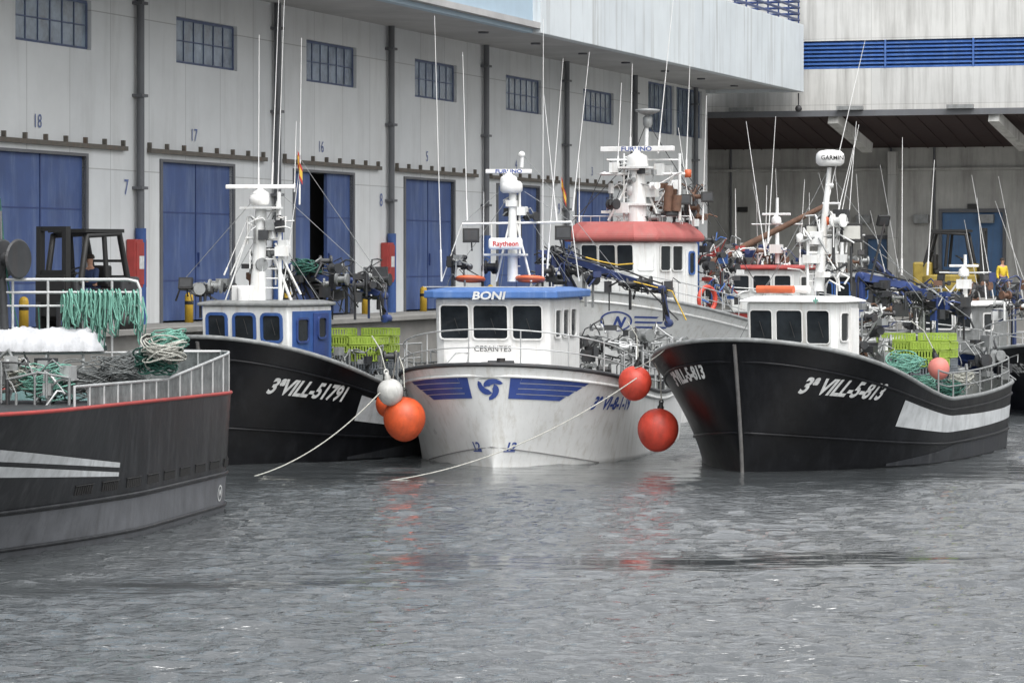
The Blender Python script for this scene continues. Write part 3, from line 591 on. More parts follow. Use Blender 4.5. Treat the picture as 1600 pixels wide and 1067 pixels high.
# ===== BONI
B=Boat('fishing_boat','small white fishing boat with blue wheelhouse roof and blue bow stripes',-.42,71.1,12.5)
H=lambda s:1.38+.9*max(0,1-s/.6)**1.6+.15*max(0,(s-.6)/.4)**2
hb=Hull(13,5.35,H,rake=.55,stern=.82,sb=.26,p=2.8,q=2.05,flare=1.05,went=.34,wpow=2.3,srd=.05,wb=.96)
hb.build(B.e,HWHT,DECK,DARK,dk=.3,rub=(.9,))
for side in(1,-1):
    vs=[];fs=[]
    for i in range(4):
        z=.0+i*.12;x0=.50+.03*i;x1=1.62+.17*i
        k=len(vs);q=[(x0,z),(x1,z),(x1+.12,z+.102),(x0+.02,z+.102)]
        vs+=q if side>0 else [(-x,y) for x,y in q][::-1];fs.append((k,k+1,k+2,k+3))
    k=len(vs);q=[(.41,.0),(.55,.0),(.60,.462),(.39,.462)]
    vs+=q if side>0 else [(-x,y) for x,y in q][::-1];fs.append((k,k+1,k+2,k+3))
    hb.decal(B.e,'bow_stripe',TXB,vs,fs,0 if side>0 else -1e-6,.68,0)
vs=[];fs=[]
for i in range(3):
    a0=i*2.094+.4;k=len(vs);n=9
    for j in range(n):
        t=j/(n-1);th=a0+t*2.5;ro=.27*(1-.1*t);wd=.15*math.sin(math.pi*min(1,.15+t*.8));vs+=[((ro-.12*t)*math.cos(th),.23+(ro-.12*t)*math.sin(th)),((ro-wd-.12*t)*math.cos(th),.23+(ro-wd-.12*t)*math.sin(th))]
    fs+=[(k+2*j,k+2*j+2,k+2*j+3,k+2*j+1) for j in range(n-1)]
hb.decal(B.e,'bow_emblem',TXB,vs,fs,.02,.68,0,.05,.015)
vs,fs=text2d('3\u00aa VI-8-1-19',.40,.012,.25,.9);hb.decal(B.e,'registration_lettering',TXB,vs,fs,2.5,.62,.04)
for a,tx in((.28,'12'),(-.55,'12')):
    vs,fs=text2d(tx,.25,.008);hb.decal(B.e,'draft_mark',TXB,vs,fs,a,.17,0)
    hb.decal(B.e,'draft_mark',TXB,[(0,-.04),(.28,-.04),(.28,-.015),(0,-.015)],[(0,1,2,3)],a-.03,.17,0)
SPR=mat('grey_line',(.2,.2,.2),.6)
for side in(1,-1):
    g=G();g.tube([hb.hp(.0+.16*k/12,.2-.19*(k/12),side,.01) for k in range(13)],.013,6);g.out('spray_rail',SPR,B.e)
hb.rail(B.e,0,.25,lambda t:.8-.2*(t/.27),GALV,(1,.5),r=.018,both=True,inset=.08,post=1.1,name='bow_railing')
p=B.at(770,470,74);cx,y0=p.x,p.y
o=house(B.e,cx,y0,2.72,3.5,1.4,3.72,.18,WHT2,VISR,.22,.17,chamf=.22,rb_=.03,crown=.07,hb_=.07)
front_windows(o,cx,y0,2.80,3.54,.18,1.4,3.72,[(-.87,.66),(-.02,.8),(.85,.68)],.76,WHT2,GLS,.035)
wipers(o,cx,y0-.21,2.9,(-.86,0,.84))
for k in range(3): win(o,(cx+1.37,y0+.75+k*.9,3.12),(0,1,0),(0,0,1),.62,.62,WHT2,GLS,.035)
g=G();g.tube([(cx-1.55,y0-.38,3.98),(cx+1.55,y0-.38,3.98)],.012);g.out('roof_rail',GALV,o)
flattext('BONI',.25,(cx,y0-.425,3.70),(1,0,0),(0,0,1),TXW,'name_lettering',o,.008,.15,sx=1.3)
flattext('CESANTES',.19,(cx+.02,y0-.12,2.49),(1,0,0),(0,-.05,1),TXK,'port_lettering',o,.0)
g=G();x0,x1=cx-1.1,cx+1.15;g.add([(x0,y0,1.5),(x1,y0,1.5),(x1,y0,2.33),(x0,y0,2.33),(x0+.25,y0-1.3,1.7),(x1-.25,y0-1.3,1.7),(x1-.25,y0-1.3,2.08),(x0+.25,y0-1.3,2.08)],[(4,5,6,7),(7,6,2,3),(0,4,7,3),(5,1,2,6)]);g.out('trunk_cabin',WHT2,B.e,.05)
g=G();g.tube([(cx-.9,y0-.95,2.2),(cx-.8,y0-.3,2.45),(cx-.5,y0-.3,2.45),(cx-.4,y0-.95,2.2)],.02);g.box((cx+.25,y0-.8,2.25),(.6,.5,.06));g.out('deck_hatch',GALV,B.e)
g=G();g.tube([(0,.8,1.9),(0,.8,2.4)],.1,10);g.tube([(-.3,.8,2.3),(.3,.8,2.3)],.05,8);g.out('mooring_post',DARK,B.e)
d=75.6;M=lambda px,py:B.at(px,py,d)
g=G();g.tube([M(801,440),M(801,300)],.13,12,.09);g.tube([M(815,262),M(816,238)],.05);g.tube([M(775,440),M(797,345)],.03);g.tube([M(830,440),M(806,345)],.03);g.tube([M(722,350),M(893,347)],.03);g.tube([M(768,400),M(768,350)],.02)
g.tube([M(812,400),M(812,300)],.03)
for i in range(8): g.tube([M(801,430-i*14),M(813,430-i*14)],.015)
g.box(M(790,398),(1.0,.4,.05));g.box(M(800,318),(.25,.25,.15));g.box(M(815,330),(.2,.2,.2));g.tube([M(690,440),M(722,350)],.015);g.tube([M(893,347),M(905,440)],.015);g.ball(M(815,242),.08);mt=g.out('mast',WHT,B.e)
scanner(mt,M(795,268),1.1,'FURUNO',math.radians(8),tm=TXB);dome(mt,M(799,292),.27)
P=B.at(790,381,75.2);g=G();g.box(P,(.80,.35,.27),Matrix.Rotation(math.radians(12),3,'Z'));g.out('radar_housing',WHT2,mt,.06)
R=Matrix.Rotation(math.radians(12),3,'Z');flattext('Raytheon',.16,P+R@V((0,-.18,-.05)),R@V((1,0,0)),(0,0,1),TXR,'maker_lettering',mt,.004)
for c_ in((736,368),(880,364)): flood(mt,M(*c_),.2,-.1,.33,DARK)
for c_ in((801,338),(801,352)):
    g=G();g.lathe(M(*c_),[(.001,-.08),(.09,-.08),(.09,.08),(.001,.1)],10);g.out('navigation_lamp',ORL,mt)
tangle(mt,B,785,825,310,350,75.8,14,35,(WHT,GREY,WHT,DARK),'mast_fittings',.3)
for s_,e_ in(((690,440),(679,25)),((730,345),(723,82)),((848,440),(849,30)),((870,345),(850,150)),((895,330),(921,82)),((855,420),(880,92)),((755,440),(756,300))): whip(mt,M(*s_),M(*e_))
lines(B.e,[[M(801,300),M(700,440)],[M(801,300),M(890,440)],[M(816,240),M(1000,470)],[M(722,350),M(780,300)],[M(893,347),M(820,300)],[M(801,300),M(768,560)]],.007,GREY)
for px in(735,828): ring(B.e,M(px,436),.3,.06,(0,.12,1))
g=G();coil(g,M(720,408),.13,8,.02,.6,5);g.tube([M(705,400),M(712,438)],.04);g.out('searchlight_bracket',DARK,B.e);flood(B.e,M(710,405),-.3,0,.2,DARK)
tangle(B.e,B,700,770,405,438,75.6,16,31,(DARK,GREY,BLK),'roof_fittings',.6)
flag(mt,M(876,296),.3)
CRB=mat('crane_blue',(.02,.035,.11),.45,0,.3,4,.3)
crane(B.e,[B.at(905,470,80),B.at(868,395,80),B.at(955,428,79.5),B.at(1035,452,79),B.at(1045,505,79)],.17,CRB)
tangle(B.e,B,845,900,385,440,79.8,30,32,(DARK,CRB,DARK,GREY))
tangle(B.e,B,900,1060,418,440,79.5,28,34,(DARK,CRB,DARK,GREY),sl=.2)
tangle(B.e,B,885,1060,510,585,79,105,33,(GREY,DARK,GALV,DARK))
lines(B.e,[[B.at(x,y,79),B.at(x+dx,y+dy,79)] for x,y,dx,dy in((850,385,60,40),(880,400,90,20),(870,360,20,60),(1000,440,60,60))],.02,DARK,'hydraulic_hose')
lines(B.e,[[B.at(915,402,79),B.at(935,408,79),B.at(965,414,79),B.at(990,412,79)],[B.at(990,440,79),B.at(1050,455,79),B.at(1072,500,79)]],.018,YEL,'hydraulic_hose')
hb.rail(B.e,.36,.97,.85,GALV,(1,.66,.33),1,.02,.1,.9);hb.rail(B.e,.36,.97,.85,GALV,(1,.5),-1,.022,.1,1)
g=G()
for i in range(5): y=y0+4.5+i*.9;g.tube([(1.9,y,1),(1.9,y,2.5),(1.2,y,2.6)],.03)
g.tube([(1.9,y0+4.5,2.5),(1.9,y0+8.1,2.5)],.03);g.out('deck_frame',GALV,B.e)
# ===== red roofed larger boat
B=Boat('fishing_vessel','large white fishing vessel with red wheelhouse roof and tall radar mast',2.1,88,27)
H=lambda s:2.25+1.5*max(0,1-s/.5)**1.5
hd=Hull(20,6.2,H,rake=1.0,stern=.85,sb=.28,flare=1.4);hd.build(B.e,HWHT,DECK,GREY,dk=lambda t:.3 if t<.35 else .9,rub=(.93,))
vs=[];n=28
for j in range(n):
    a=6.283*j/n;vs+=[(.46*math.cos(a),.27*math.sin(a)),(.41*math.cos(a),.23*math.sin(a))]
fs=[(2*j,2*j+1,(2*j+3)%(2*n),(2*j+2)%(2*n)) for j in range(n)]
hd.decal(B.e,'bow_emblem',TXB,vs,fs,1.12,.80,0)
vs,fs=text2d('N',.38,.018,.2);hd.decal(B.e,'bow_emblem_letter',TXB,vs,fs,.98,.762,0)
for i in range(3): hd.decal(B.e,'bow_stripe',TXB,[(0,0),(1.0-i*.15,0),(1.05-i*.15,.05),(0,.05)],[(0,1,2,3)],1.66,.765+i*.037,.1)
p=B.at(952,400,92.5);cx,y0=p.x,p.y
o=house(B.e,cx,y0,2.75,3.3,2.6,5.12,.14,WHT,ROOFR,.16,.22,chamf=.55,rb_=.12,crown=.36,hb_=.1)
front_windows(o,cx,y0,4.3,5.0,.14,2.6,5.12,[(-.57,.50),(0,.52),(.57,.50)],.74,WHT,GLS,.02)
win(o,(cx+1.12,y0+.1,4.66),(.55,.33,0),(0,0,1),.46,.72,WHT,GLS,.02);win(o,(cx-1.12,y0+.1,4.66),(.55,-.33,0),(0,0,1),.46,.72,WHT,GLS,.02)
for k in range(2): win(o,(cx+1.385,y0+.85+k*.85,4.64),(0,1,0),(0,0,1),.7,.7,WHT,GLS,.03)
g=G();g.bx(cx+1.375,cx+1.43,y0+2.3,y0+2.95,2.9,4.9);g.out('door',WHT,o,.01);win(o,(cx+1.435,y0+2.62,4.5),(0,1,0),(0,0,1),.34,.6,BLUE,GLS)
d=93.5;M=lambda px,py:B.at(px,py,d)
hd.rail(B.e,0,.3,.6,GALV,(1,.5),both=True,name='bow_railing',r=.015)
g=G();g.tube([M(996,350),M(996,240)],.3,14,.2);g.tube([M(1010,228),M(1011,180)],.06);g.tube([M(940,272),M(1072,272)],.05);g.tube([M(950,345),M(985,280)],.04);g.tube([M(1030,345),M(1005,280)],.04);g.tube([M(1062,345),M(1062,240)],.05);g.box(M(996,262),(.9,.7,.06));g.box(M(996,320),(.8,.6,.06))
g.tube([M(948,250),M(1060,250)],.03);g.box(M(960,262),(.25,.2,.3));g.box(M(1030,265),(.25,.2,.35));g.box(M(975,325),(.4,.3,.3));g.box(M(1018,300),(.35,.3,.3))
for i in range(12): g.tube([M(975,345-i*9),M(990,345-i*9)],.02)
g.tube([M(975,350),M(975,240)],.03);mt=g.out('mast',WHT,B.e)
scanner(mt,M(996,233),2.25,'FURUNO',math.radians(5),s=1.5);g=G();g.lathe(M(1012,180),[(.001,0),(.1,0),(.36,.1),(.36,.16),(.001,.2)],18);g.lathe(M(1012,200),[(.09,0),(.14,.1),(.14,.3),(.07,.36)],12);g.out('satellite_antenna',GREY,mt)
g=G();g.lathe(M(945,275),[(.001,0),(.25,.05),(.001,.12)],12);g.out('gps_antenna',WHT2,mt)
g=G();g.lathe(M(990,300),[(.001,-.1),(.2,-.1),(.2,.15),(.001,.25)],12);g.out('radar_dome',WHT2,mt)
for c_ in((1105,308),(1070,312),(1050,330)): flood(mt,M(*c_),.5,-.1,.3,DARK)
for a_,b_,c_,e_,r_ in((1043,330,1045,290,.13),(1056,330,1058,305,.15)): g=G();g.tube([M(a_,b_),M(c_,e_)],r_,12);g.out('exhaust_stack',RUST,B.e)
tangle(B.e,B,1020,1100,285,350,94.5,60,41,(DARK,GREY,WHT,RUST),'funnel_fittings')
tangle(mt,B,945,1055,248,345,93.5,34,43,(WHT,GREY,WHT,DARK),'mast_fittings',.6)
tangle(B.e,B,1090,1160,370,480,96,70,42,(WHT,GREY,DARK,BLUE,RED))
for s_,e_ in(((965,260),(971,130)),((1028,240),(1052,0)),((1072,270),(1078,100)),((985,230),(988,100)),((1098,350),(1104,150)),((1080,345),(1060,200)),((905,350),(905,250))): whip(mt,M(*s_),M(*e_),.018)
for c_ in((1075,272),(992,290)):
    g=G();g.lathe(M(*c_),[(.001,-.1),(.1,-.1),(.1,.12),(.001,.14)],10);g.out('navigation_lamp',ORL,mt)
ring(B.e,B.at(1105,468,92.5),.36,.07,(1,-.3,0),REDB)
g=G()
for i in range(14): g.tube([M(895+i*14,350),M(895+i*14,338)],.012)
g.tube([M(895,338),M(1080,338)],.015);g.out('roof_railing',GALV,B.e)
lines(B.e,[[M(1011,190),M(1110,350)],[M(996,240),M(890,350)],[M(1060,250),M(1180,440)],[M(940,272),M(905,350)],[M(1011,190),M(905,460)]],.012,DARK)
# ===== background boats
def bgboat(label,px,d,a,L,Bm,hz,hm,wm,rm,py_roof,txt=None,boom=None,mastpy=250,fm=WHT2,tg=None,whips=()):
    b=Boat('fishing_boat',label,(px-800)/5000*d,d,a);H=lambda s:hz*(.65+.35*max(0,1-s/.5)**1.5)
    h=Hull(L,Bm,H,rake=.6,stern=.8,sb=.28);h.build(b.e,hm,DECK,GREY,dk=.4,n=30,rub=(.88,))
    zr=EYE-(py_roof-403)*(d+4)/5000
    o=house(b.e,-.1,3.2,Bm*.5,2.6,hz*.5,zr-.2,.1,wm,rm,.15,.1,rb_=.05);k=Bm*.5
    front_windows(o,-.1,3.2,zr-.95,zr-.35,.1,hz*.5,zr-.2,[(-k*.33,k*.25),(0,k*.27),(k*.33,k*.25)],.5,fm,GLS)
    win(o,(-.1+k/2+.01,4.2,zr-.7),(0,1,0),(0,0,1),.7,.5,fm,GLS)
    zt=EYE-(mastpy-403)*(d+5)/5000;g=G();g.tube([(0,4.5,zr),(0,4.5,zt)],.08,10,.05);g.tube([(-.9,4.5,zr+(zt-zr)*.6),(.9,4.5,zr+(zt-zr)*.6)],.03);g.tube([(-.7,4.5,zr),(0,4.5,zr+(zt-zr)*.6)],.03);g.box((0,4.4,zr+.5),(.4,.3,.3));mt=g.out('mast',WHT,b.e)
    scanner(mt,(0,4.4,zr+(zt-zr)*.75),1.0,s=.8);flood(mt,(.8,4.4,zr+.7),.3,-.2,.22,DARK);flood(mt,(-.8,4.4,zr+.7),-.2,-.2,.22,DARK)
    R=random.Random(int(px))
    for i in range(5): x=R.uniform(-1.2,1.2);whip(mt,(x,4.6+R.uniform(0,3),zr),(x+R.uniform(-.3,.3),5,zr+R.uniform(2,5)),.016)
    for a_,b_,c_,e_ in whips: whip(mt,b.at(a_,b_,d+5),b.at(c_,e_,d+5),.022)
    h.rail(b.e,.0,.95,.8,GALV,(1,.5),1);h.rail(b.e,.0,.95,.8,GALV,(1,.5),-1)
    if txt: vs,fs=text2d(txt,.34,.01);h.decal(b.e,'name_lettering',TXW,vs,fs,-2.75,.66,0)
    crane(b.e,[(.6,7,hz*.5),(.6,7,zr+.1),(-.3,8.5,zr+.4),(-.2,10,zr-.2)],.15,CRB)
    x0,x1,y0_,y1_,n=tg or (px-50,px+110,py_roof-8,py_roof+55,60)
    tangle(b.e,b,x0,x1,y0_,y1_,d+5,n,int(px)+3,(DARK,GREY,DARK,WHT,CRB,RUST),'deck_machinery',2.5)
    if boom: g=G();g.tube([b.at(*boom[0]),b.at(*boom[1])],.13,10,.08);g.out('cargo_boom',RUST,b.e)
    return b,h
bgboat('white fishing boat with red superstructure and a rusty cargo boom',1150,104,22,14,4.4,2.9,RED,WHT,RED,412,boom=((1108,413,104),(1292,320,104)),mastpy=310,tg=(1100,1230,380,450,100),whips=((1150,395,1149,295),(1196,390,1198,290)))
bgboat('dark fishing boat crowded with deck gear by the quay',1240,113,28,14,4.2,2.7,HBLK,DARK,GREY,425,mastpy=330,fm=BLUE,tg=(1180,1350,395,470,120))
bgboat('blue-hulled fishing boat with pale wheelhouse and thin antennas',1415,99,32,12,4.0,1.9,DBLU,GREY,WHT2,468,mastpy=398,tg=(1370,1540,440,510,120),whips=((1409,430,1410,215),(1449,430,1460,250)))
bgboat('black fishing boat with white name on its bow',1682,93,12,14,6.0,2.15,HBLK,WHT,WHT2,470,'JOSE CA',mastpy=360,tg=(1550,1650,430,500,70))
# ===== foreground grey boat
B=Boat('fishing_boat','dark grey steel fishing boat stern with red gunwale and green ropes',-10.08,45.9,10.5)
H=lambda s:2.35-.22*s
hg=Hull(15.3,5.1,H,rake=.6,stern=.97,sb=.3,flare=1.05,wb=.95,srd=.13,sred=.99)
hg.build(B.e,HGRY,DECKB,RED,dk=.6,lower=HGR2,vl=.3,rub=(.33,.06),n=70,gr=.032)
hg.patch(B.e,'white_stripe',WSTR,.14,.46,lambda u:.71-.165*u,lambda u:.79-.21*u,1);hg.patch(B.e,'white_stripe',WSTR,.14,.46,lambda u:.60-.12*u,lambda u:.68-.17*u,1)
for k in range(9):
    t0=.36+k*.064;g=G()
    for j in range(8): 
        t=t0+j*.0052;g.tube([hg.hp(t,.385,1,.004),hg.hp(t,.445,1,.004)],.02,5)
    g.tube([hg.hp(t0-.003,.452,1,.01),hg.hp(t0+.04,.452,1,.01)],.012);g.out('scupper_grille',BLK,B.e)
def disc(r):
    n=20;vs=[]
    for j in range(n):
        a=6.283*j/n;vs+=[(r*math.cos(a),r*math.sin(a)),(r*.82*math.cos(a),r*.82*math.sin(a))]
    return vs,[(2*j,2*j+1,(2*j+3)%(2*n),(2*j+2)%(2*n)) for j in range(n)]
vs,fs=disc(.15);hg.decal(B.e,'load_mark',TXW,vs,fs,13.6,.17,0);vs,fs=text2d('M',.16,.005);hg.decal(B.e,'load_mark',TXW,vs,fs,13.53,.15,0)
vs,fs=disc(.16);hg.decal(B.e,'load_mark',TXW,vs,fs,15.7,.82,0)
RH=lambda t:.36+.40*max(0,min(1,(t-.62)/.28))
hg.rail(B.e,.30,.998,RH,GALV,(1,),1,.026,.05,.62,name='stern_railing')
g=G();vs=[]
for i in range(61):
    t=.34+.66*i/60;P=hg.pos(t,1,1);vs+=[(P.x-.05,P.y,P.z),(P.x-.05,P.y,P.z+RH(t)-.03)]
for i in range(13):
    P=hg.pos(1,1,1);x=(P.x-.05)*(1-i/6);vs+=[(x,P.y-.05,P.z),(x,P.y-.05,P.z+RH(1)-.03)]
g.add(vs,[(2*i,2*i+2,2*i+3,2*i+1) for i in range(73)]);g.out('bulwark_panel',BULW,B.e)
hg.rail(B.e,.40,.99,.7,GALV,(1,.5),-1,.03,.05,.5)
d=57;M=lambda px,py:B.at(px,py,d)
g=G();g.tube([M(-40,437),M(200,437),M(214,440),M(219,452),M(220,560)],.03,8);g.tube([M(-40,457),M(215,457)],.025,8);g.tube([M(-40,478),M(215,478)],.02,8)
for x in(20,75,130,175): g.tube([M(x,437),M(x,560)],.025)
g.tube([M(-30,553),M(345,549)],.025);g.out('working_rail',GALV,B.e)
g=G();R=random.Random(5)
for i in range(95):
    x=98+R.random()*120;l=R.uniform(46,92)*(.75+.25*math.sin(x*.09));x2=x+R.uniform(-6,12);z0=457+R.uniform(-3,6);dd=d+R.uniform(-.14,.14)
    g.tube([B.at(x-4,z0+R.uniform(15,30),dd+.05),B.at(x-2,z0,dd),B.at(x,z0-3,dd-.05),B.at(x+2,z0+5,dd-.08),B.at(x+1,z0+l*.5,dd-.08),B.at((x+x2)/2,z0+l*.9,dd-.1),B.at(x2+3,z0+l,dd-.1),B.at(x2+6,z0+l*.6,dd-.05),B.at(x+8,z0+8,dd)],.012,5)
o=g.out('hanging_rope',NETG,None,label='bundle of pale green rope loops hung over a boat rail',cat='rope')
o.matrix_world=B.M
for i,(px,py,r,m,lb) in enumerate(((255,560,.36,NETW,'coil of grey rope hung at the stern'),(265,545,.3,NETG,'coil of green rope'),(245,575,.36,NETD,'dark green net heap at the stern'),(70,612,.45,NETG,'green net ropes lying on deck'),(30,605,.4,NETW,'grey ropes lying on deck'),(130,610,.45,NETK,'dark grey net heap'),(190,600,.5,NETK,'dark grey net heap'))):
    ropepile('rope_coil',lb,W(px,py,54.5+i*.2),r,34,m,seed=i+30,rr=.013,flat=.8)
g=G();n=44;vs=[];R=random.Random(3)
for i in range(n+1):
    e=min(1,(n-i)/4+.25)
    for j in range(13):
        a=math.pi*j/12;rr_=(.40+.025*math.sin(i*.55+j*.8)+.02*math.sin(i*1.3+j*2)+R.uniform(-.008,.008))*e;P=M(-40+205*i/n,548);vs.append(P+V((0,math.cos(a)*rr_,math.sin(a)*rr_)))
g.add(vs,[(i*13+j,(i+1)*13+j,(i+1)*13+j+1,i*13+j+1) for i in range(n) for j in range(12)],True);g.out('tarpaulin_roll',TARP,B.e)
g=G();P=M(2,405);g.lathe(P,[(.001,0),(.33,0),(.36,.03),(.33,.06),(.12,.08),(.12,.34),(.33,.36),(.36,.39),(.33,.42),(.001,.42)],24,(.95,-.35,0),False);g.tube([P,M(8,545)],.08);g.tube([M(-20,350),M(0,330),M(5,545)],.04);g.out('winch',DARK,B.e)
lines(B.e,[[M(0,330),M(12,440),M(40,560),M(90,612)],[M(60,478),M(62,520),M(90,545)],[M(0,310),M(8,400),M(20,500)]],.014,NETD)
tangle(B.e,B,-20,110,565,620,55,50,51,(GREY,DARK,GALV,GREY))
g=G();g.bx(-1.5,1.5,2,10.5,1.5,2.15);g.out('deck_gear',DARK,B.e,.02)
# ===== buoys
def buoy(label,px,py,d,r,m,name='mooring_buoy'):
    P=W(px,py,d);o=thing(name,label,'buoy',P,rnd.random()*3,'inflated fender buoys between the boats')
    o.rotation_euler=(rnd.uniform(-.25,.25),rnd.uniform(-.25,.25),rnd.random()*6)
    g=G();g.lathe((0,0,0),[(max(.001,r*math.sin(a)*(1-.07*math.cos(a))),-r*1.06*math.cos(a)) for a in [math.pi*i/20 for i in range(21)]],32);g.out('float',m,o)
    g=G();g.lathe((0,0,r*1.02),[(.07,-.04),(.075,.06),(.05,.1),(.05,.16),(.001,.17)],10);g.torus((0,0,r+.18),.05,.018,(0,1,0),12);g.out('eyelet',BLK if m!=WBUO else WBUO,o)
    g=G();g.tube([(0,0,r+.2),(.02,.1,r+.7),(.02,.35,r+1.0)],.015,5);g.out('lanyard',NETW,o)
buoy('big orange inflated fender buoy beside the white hull',632,655,71.5,.47,ORG)
buoy('orange inflated fender buoy tucked behind',606,632,72.4,.28,ORG)
buoy('scuffed grey-white inflated fender buoy',610,613,71.3,.29,WBUO)
buoy('red inflated fender buoy hung under the bow',992,599,71.2,.37,REDB)
buoy('large red fender buoy near the water',1028,672,71.5,.46,REDB)
buoy('faded pink ribbed net float on deck',1467,576,74.6,.25,PINK,'net_float')
def sagline(label,P,Q,sag,r=.013,m=NETW):
    g=G();P=V(P);Q=V(Q);n=24;g.tube([P+(Q-P)*(i/n)-V((0,0,4*sag*(i/n)*(1-i/n))) for i in range(n+1)],r,6);g.out('mooring_line',m,label=label,cat='rope')
sagline('pale mooring line dropping into the water',(-2.85,71.2,1.75),(-5.7,68.2,-.05),.33)
sagline('pale mooring line crossing in front of white bow',(2.75,70.6,2.0),(-2.9,66.8,-.04),.42)
sagline('thin line from bow to fender buoy',W(1040,545,70.5),W(992,575,71.0),.05)
# ===== crates
def crate(loc,rz,m,name,label,grp):
    o=thing(name,label,'crate',loc,rz,grp)
    g=G();a,b,h=.4,.27,.19
    for z in(.01,.17): g.bx(-a,a,-b,-b+.02,z,z+.025);g.bx(-a,a,b-.02,b,z,z+.025);g.bx(-a,-a+.02,-b,b,z,z+.025);g.bx(a-.02,a,-b,b,z,z+.025)
    for i in range(11): x=-a+.01+i*(2*a-.04)/10;g.bx(x,x+.035,-b+.003,-b+.02,.02,.18);g.bx(x,x+.035,b-.02,b-.003,.02,.18)
    for i in range(7): y=-b+.01+i*(2*b-.04)/6;g.bx(-a+.003,-a+.02,y,y+.03,.02,.18);g.bx(a-.02,a-.003,y,y+.03,.02,.18)
    g.bx(-a+.02,a-.02,-b+.02,b-.02,.005,.02);g.out('crate_body',m,o);return o
proto={}
for bt,px,d,a in((bl,552,77.6,26),(br,1426,76.6,27)):
    base=W(px,0,d);zt=2.95 if bt is bl else 2.85
    for r_ in range(2):
        for c in range(2):
            for k in range(8):
                R=Matrix.Rotation(-math.radians(a),3,'Z');off=R@V(((c-.5)*.84+rnd.uniform(-.02,.02),r_*.6+rnd.uniform(-.02,.02),0));z=zt-.2*(k+1)-(.2 if (c+r_)%2 else 0)
                loc=(base.x+off.x,base.y+off.y,z);rz=-math.radians(a)+rnd.uniform(-.05,.05);lm=k<3
                if lm not in proto: proto[lm]=crate(loc,rz,LIME if lm else GCRT,'fish_crate',('lime green' if lm else 'dull grey')+' plastic fish crate stacked on deck',('stacked lime' if lm else 'stacked grey')+' fish crates')
                else: clone(proto[lm],loc,rz)
# ===== forklifts
def forklift(label,loc,rz,bm,s=1.,gt=.04):
    o=thing('forklift',label,'forklift',loc,rz);o.scale=(s,s,s)
    g=G();g.bx(-.55,.55,-.9,.9,.3,.85);g.bx(-.55,.55,.55,1.15,.3,1.25);g.bx(-.5,.5,-.9,-.6,.85,1.2);g.out('chassis',bm,o,.06)
    g=G()
    for x in(-.5,.5):
        g.tube([(x,-.75,1.1),(x,-.55,2.15),(x,.5,2.2),(x,.8,1.1)],gt,8);g.tube([(x,0,2.2),(x,.1,1.1)],gt*.8,8)
    for y in(-.5,-.3,-.1,.1,.3,.5): g.beam((-.5,y,2.19),(.5,y,2.19),.08)
    for z in (1.25,1.6): g.beam((-.5,.74-(z-1.1)*.27,z),(.5,.74-(z-1.1)*.27,z),.06)
    g.bx(-.56,.56,-.65,.6,2.22,2.3);g.out('overhead_guard',BLK,o)
    g=G()
    for x in(-.38,.38): g.bx(x-.06,x+.06,-1.15,-1.0,.1,2.35)
    for z in(.4,1.3,2.25): g.bx(-.38,.38,-1.13,-1.03,z,z+.1)
    g.bx(-.42,.42,-1.19,-1.15,.4,1.3) ;g.out('lift_mast',BLK,o)
    for x in(-.3,.3): g=G();g.bx(x-.05,x+.05,-2.1,-1.2,.08,.13);g.bx(x-.05,x+.05,-1.25,-1.2,.08,.7);g.out('fork',DARK,o)
    for x in(-.5,.5):
        for y,r in((-.7,.32),(.75,.27)):
            g=G();g.lathe((x-.12,y,r),[(.001,0),(r*.5,0),(r*.55,.03),(r,.03),(r,.21),(r*.55,.21),(r*.5,.24),(.001,.24)],18,(1,0,0));g.out('wheel',BLK,o)
    g=G();g.bx(-.25,.25,.05,.5,.85,1.0);g.bx(-.25,.25,.42,.55,1.0,1.5);g.out('seat',BLK,o,.04)
    g=G();g.tube([(0,-.6,1.0),(0,-.35,1.35)],.03);g.torus((0,-.33,1.38),.17,.02,(0,-.5,1));g.out('steering_wheel',BLK,o);return o
fk=W(136,0,76.2);FR=math.radians(-35);forklift('black forklift with overhead guard driving along the quay',(fk.x,fk.y,QZ),FR,DARK,1.08,.07)
fk2=W(1485,0,135);forklift('yellow and green forklift parked under the canopy',(fk2.x,fk2.y,QZ),math.radians(75),YELF,1.3,.06)
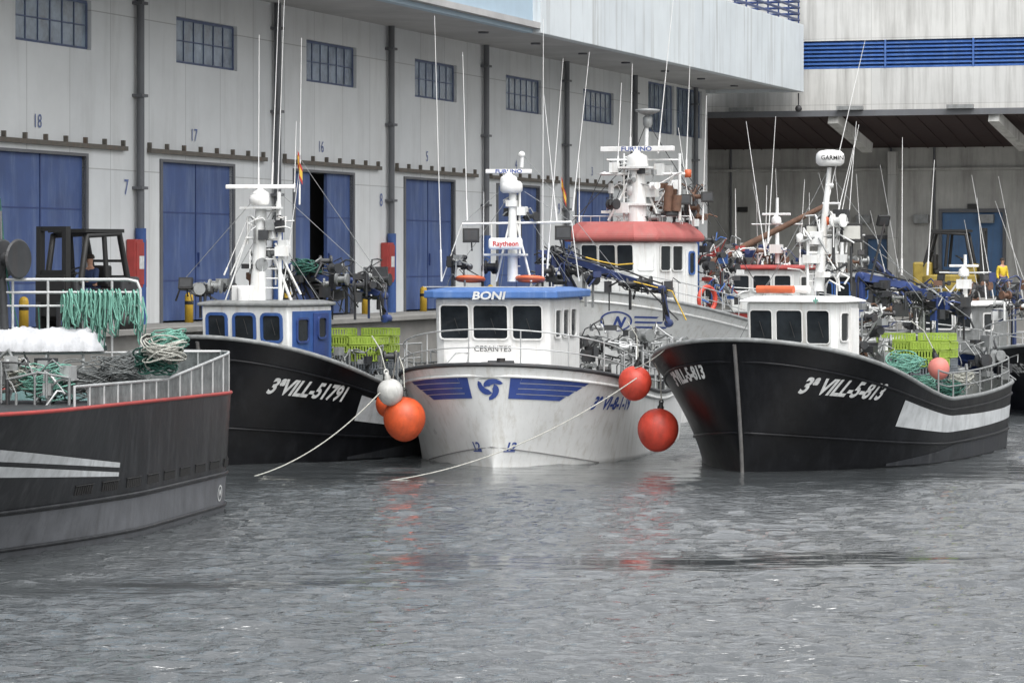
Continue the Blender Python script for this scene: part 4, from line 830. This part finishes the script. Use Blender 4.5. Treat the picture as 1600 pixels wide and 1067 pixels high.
# ===== people
def skinmesh(name,vs,es,rs,m,par):
    me=bpy.data.meshes.new(name);me.from_pydata(vs,es,[]);me.materials.append(m);o=bpy.data.objects.new(name,me);bpy.context.collection.objects.link(o);o.parent=par
    md=o.modifiers.new('s','SKIN');sv=me.skin_vertices
    if len(sv):
        for i,r in enumerate(rs): sv[0].data[i].radius=(r,r)
        sv[0].data[0].use_root=True
    sd=o.modifiers.new('d','SUBSURF');sd.levels=1;sd.render_levels=1;md.use_smooth_shade=True;return o
def person(label,loc,rz,sit,top,bot):
    o=thing('person',label,'person',loc,rz)
    P=[(0,0,.93),(0,.0,1.12),(0,.01,1.33),(0,0,1.48),(0,-.02,1.56),(0,-.03,1.66),(0,-.02,1.74)];R=[.14,.13,.15,.06,.06,.1,.07];E=[(i,i+1) for i in range(6)]
    arms=[];legs=[]
    for s in(-1,1):
        k=len(P)
        if sit: P+=[(s*.19,0,1.4),(s*.25,-.1,1.12),(s*.2,-.34,1.15),(s*.17,-.44,1.18)]
        else: P+=[(s*.19,0,1.4),(s*.25,.02,1.12),(s*.25,-.08,.88),(s*.25,-.11,.8)]
        R+=[.07,.05,.038,.03];E+=[(2,k),(k,k+1),(k+1,k+2),(k+2,k+3)];arms.append((k,k+3));w_=V(P[k+3]);dr=(w_-V(P[k+2])).normalized()
        for f in range(5):
            q=len(P);sp=(f-2)*.02;a=w_+dr*.05+V((sp,0,0));bb=w_+dr*(.09+.012*(2-abs(f-2)))+V((sp*1.3,0,-.02));P+=[tuple(a),tuple(bb)];R+=[.01,.008];E+=[(k+3,q),(q,q+1)]
        k=len(P)
        if sit: P+=[(s*.1,0,.9),(s*.14,-.42,.92),(s*.14,-.5,.5),(s*.14,-.62,.45)]
        else: P+=[(s*.1,0,.88),(s*.11,-.02,.5),(s*.11,.02,.09),(s*.11,-.12,.04)]
        R+=[.1,.07,.05,.045];E+=[(0,k),(k,k+1),(k+1,k+2),(k+2,k+3)];legs.append(k)
    skinmesh('body',P,E,R,SKIN,o)
    ti=[0,1,2];pv=[P[i] for i in ti];pe=[(0,1),(1,2)];pr=[R[i]+.02 for i in ti]
    for k,_ in arms: b=len(pv);pv+=[P[k],P[k+1],P[k+2]];pr+=[R[k]+.015,R[k+1]+.015,R[k+2]+.012];pe+=[(2,b),(b,b+1),(b+1,b+2)]
    skinmesh('jacket',pv,pe,pr,top,o)
    pv=[P[0]];pr=[.155];pe=[]
    for k in legs: b=len(pv);pv+=[P[k],P[k+1],P[k+2]];pr+=[.115,.085,.065];pe+=[(0,b),(b,b+1),(b+1,b+2)]
    skinmesh('trousers',pv,pe,pr,bot,o)
    g=G();g.lathe((0,-.01,1.68),[(.105,-.0),(.11,.05),(.08,.1),(.001,.125)],14);g.out('hair',HAIR,o)
    g=G();g.ball((-.035,-.122,1.675),.012,1,8,6);g.ball((.035,-.122,1.675),.012,1,8,6);g.add([(0,-.15,1.64),(-.015,-.12,1.63),(.015,-.12,1.63),(0,-.12,1.67)],[(0,1,3),(0,3,2),(0,2,1)]);g.bx(-.025,.025,-.124,-.118,1.60,1.607);g.out('face',HAIR,o)
    return o
person('person in navy jacket seated driving the forklift',(fk.x+.05,fk.y+.25,QZ+.1),FR,True,NAVY,NAVY)
pp=W(1566,0,139);person('person in yellow jacket standing under the canopy',(pp.x,pp.y,QZ),.4,False,HIVI,NAVY)
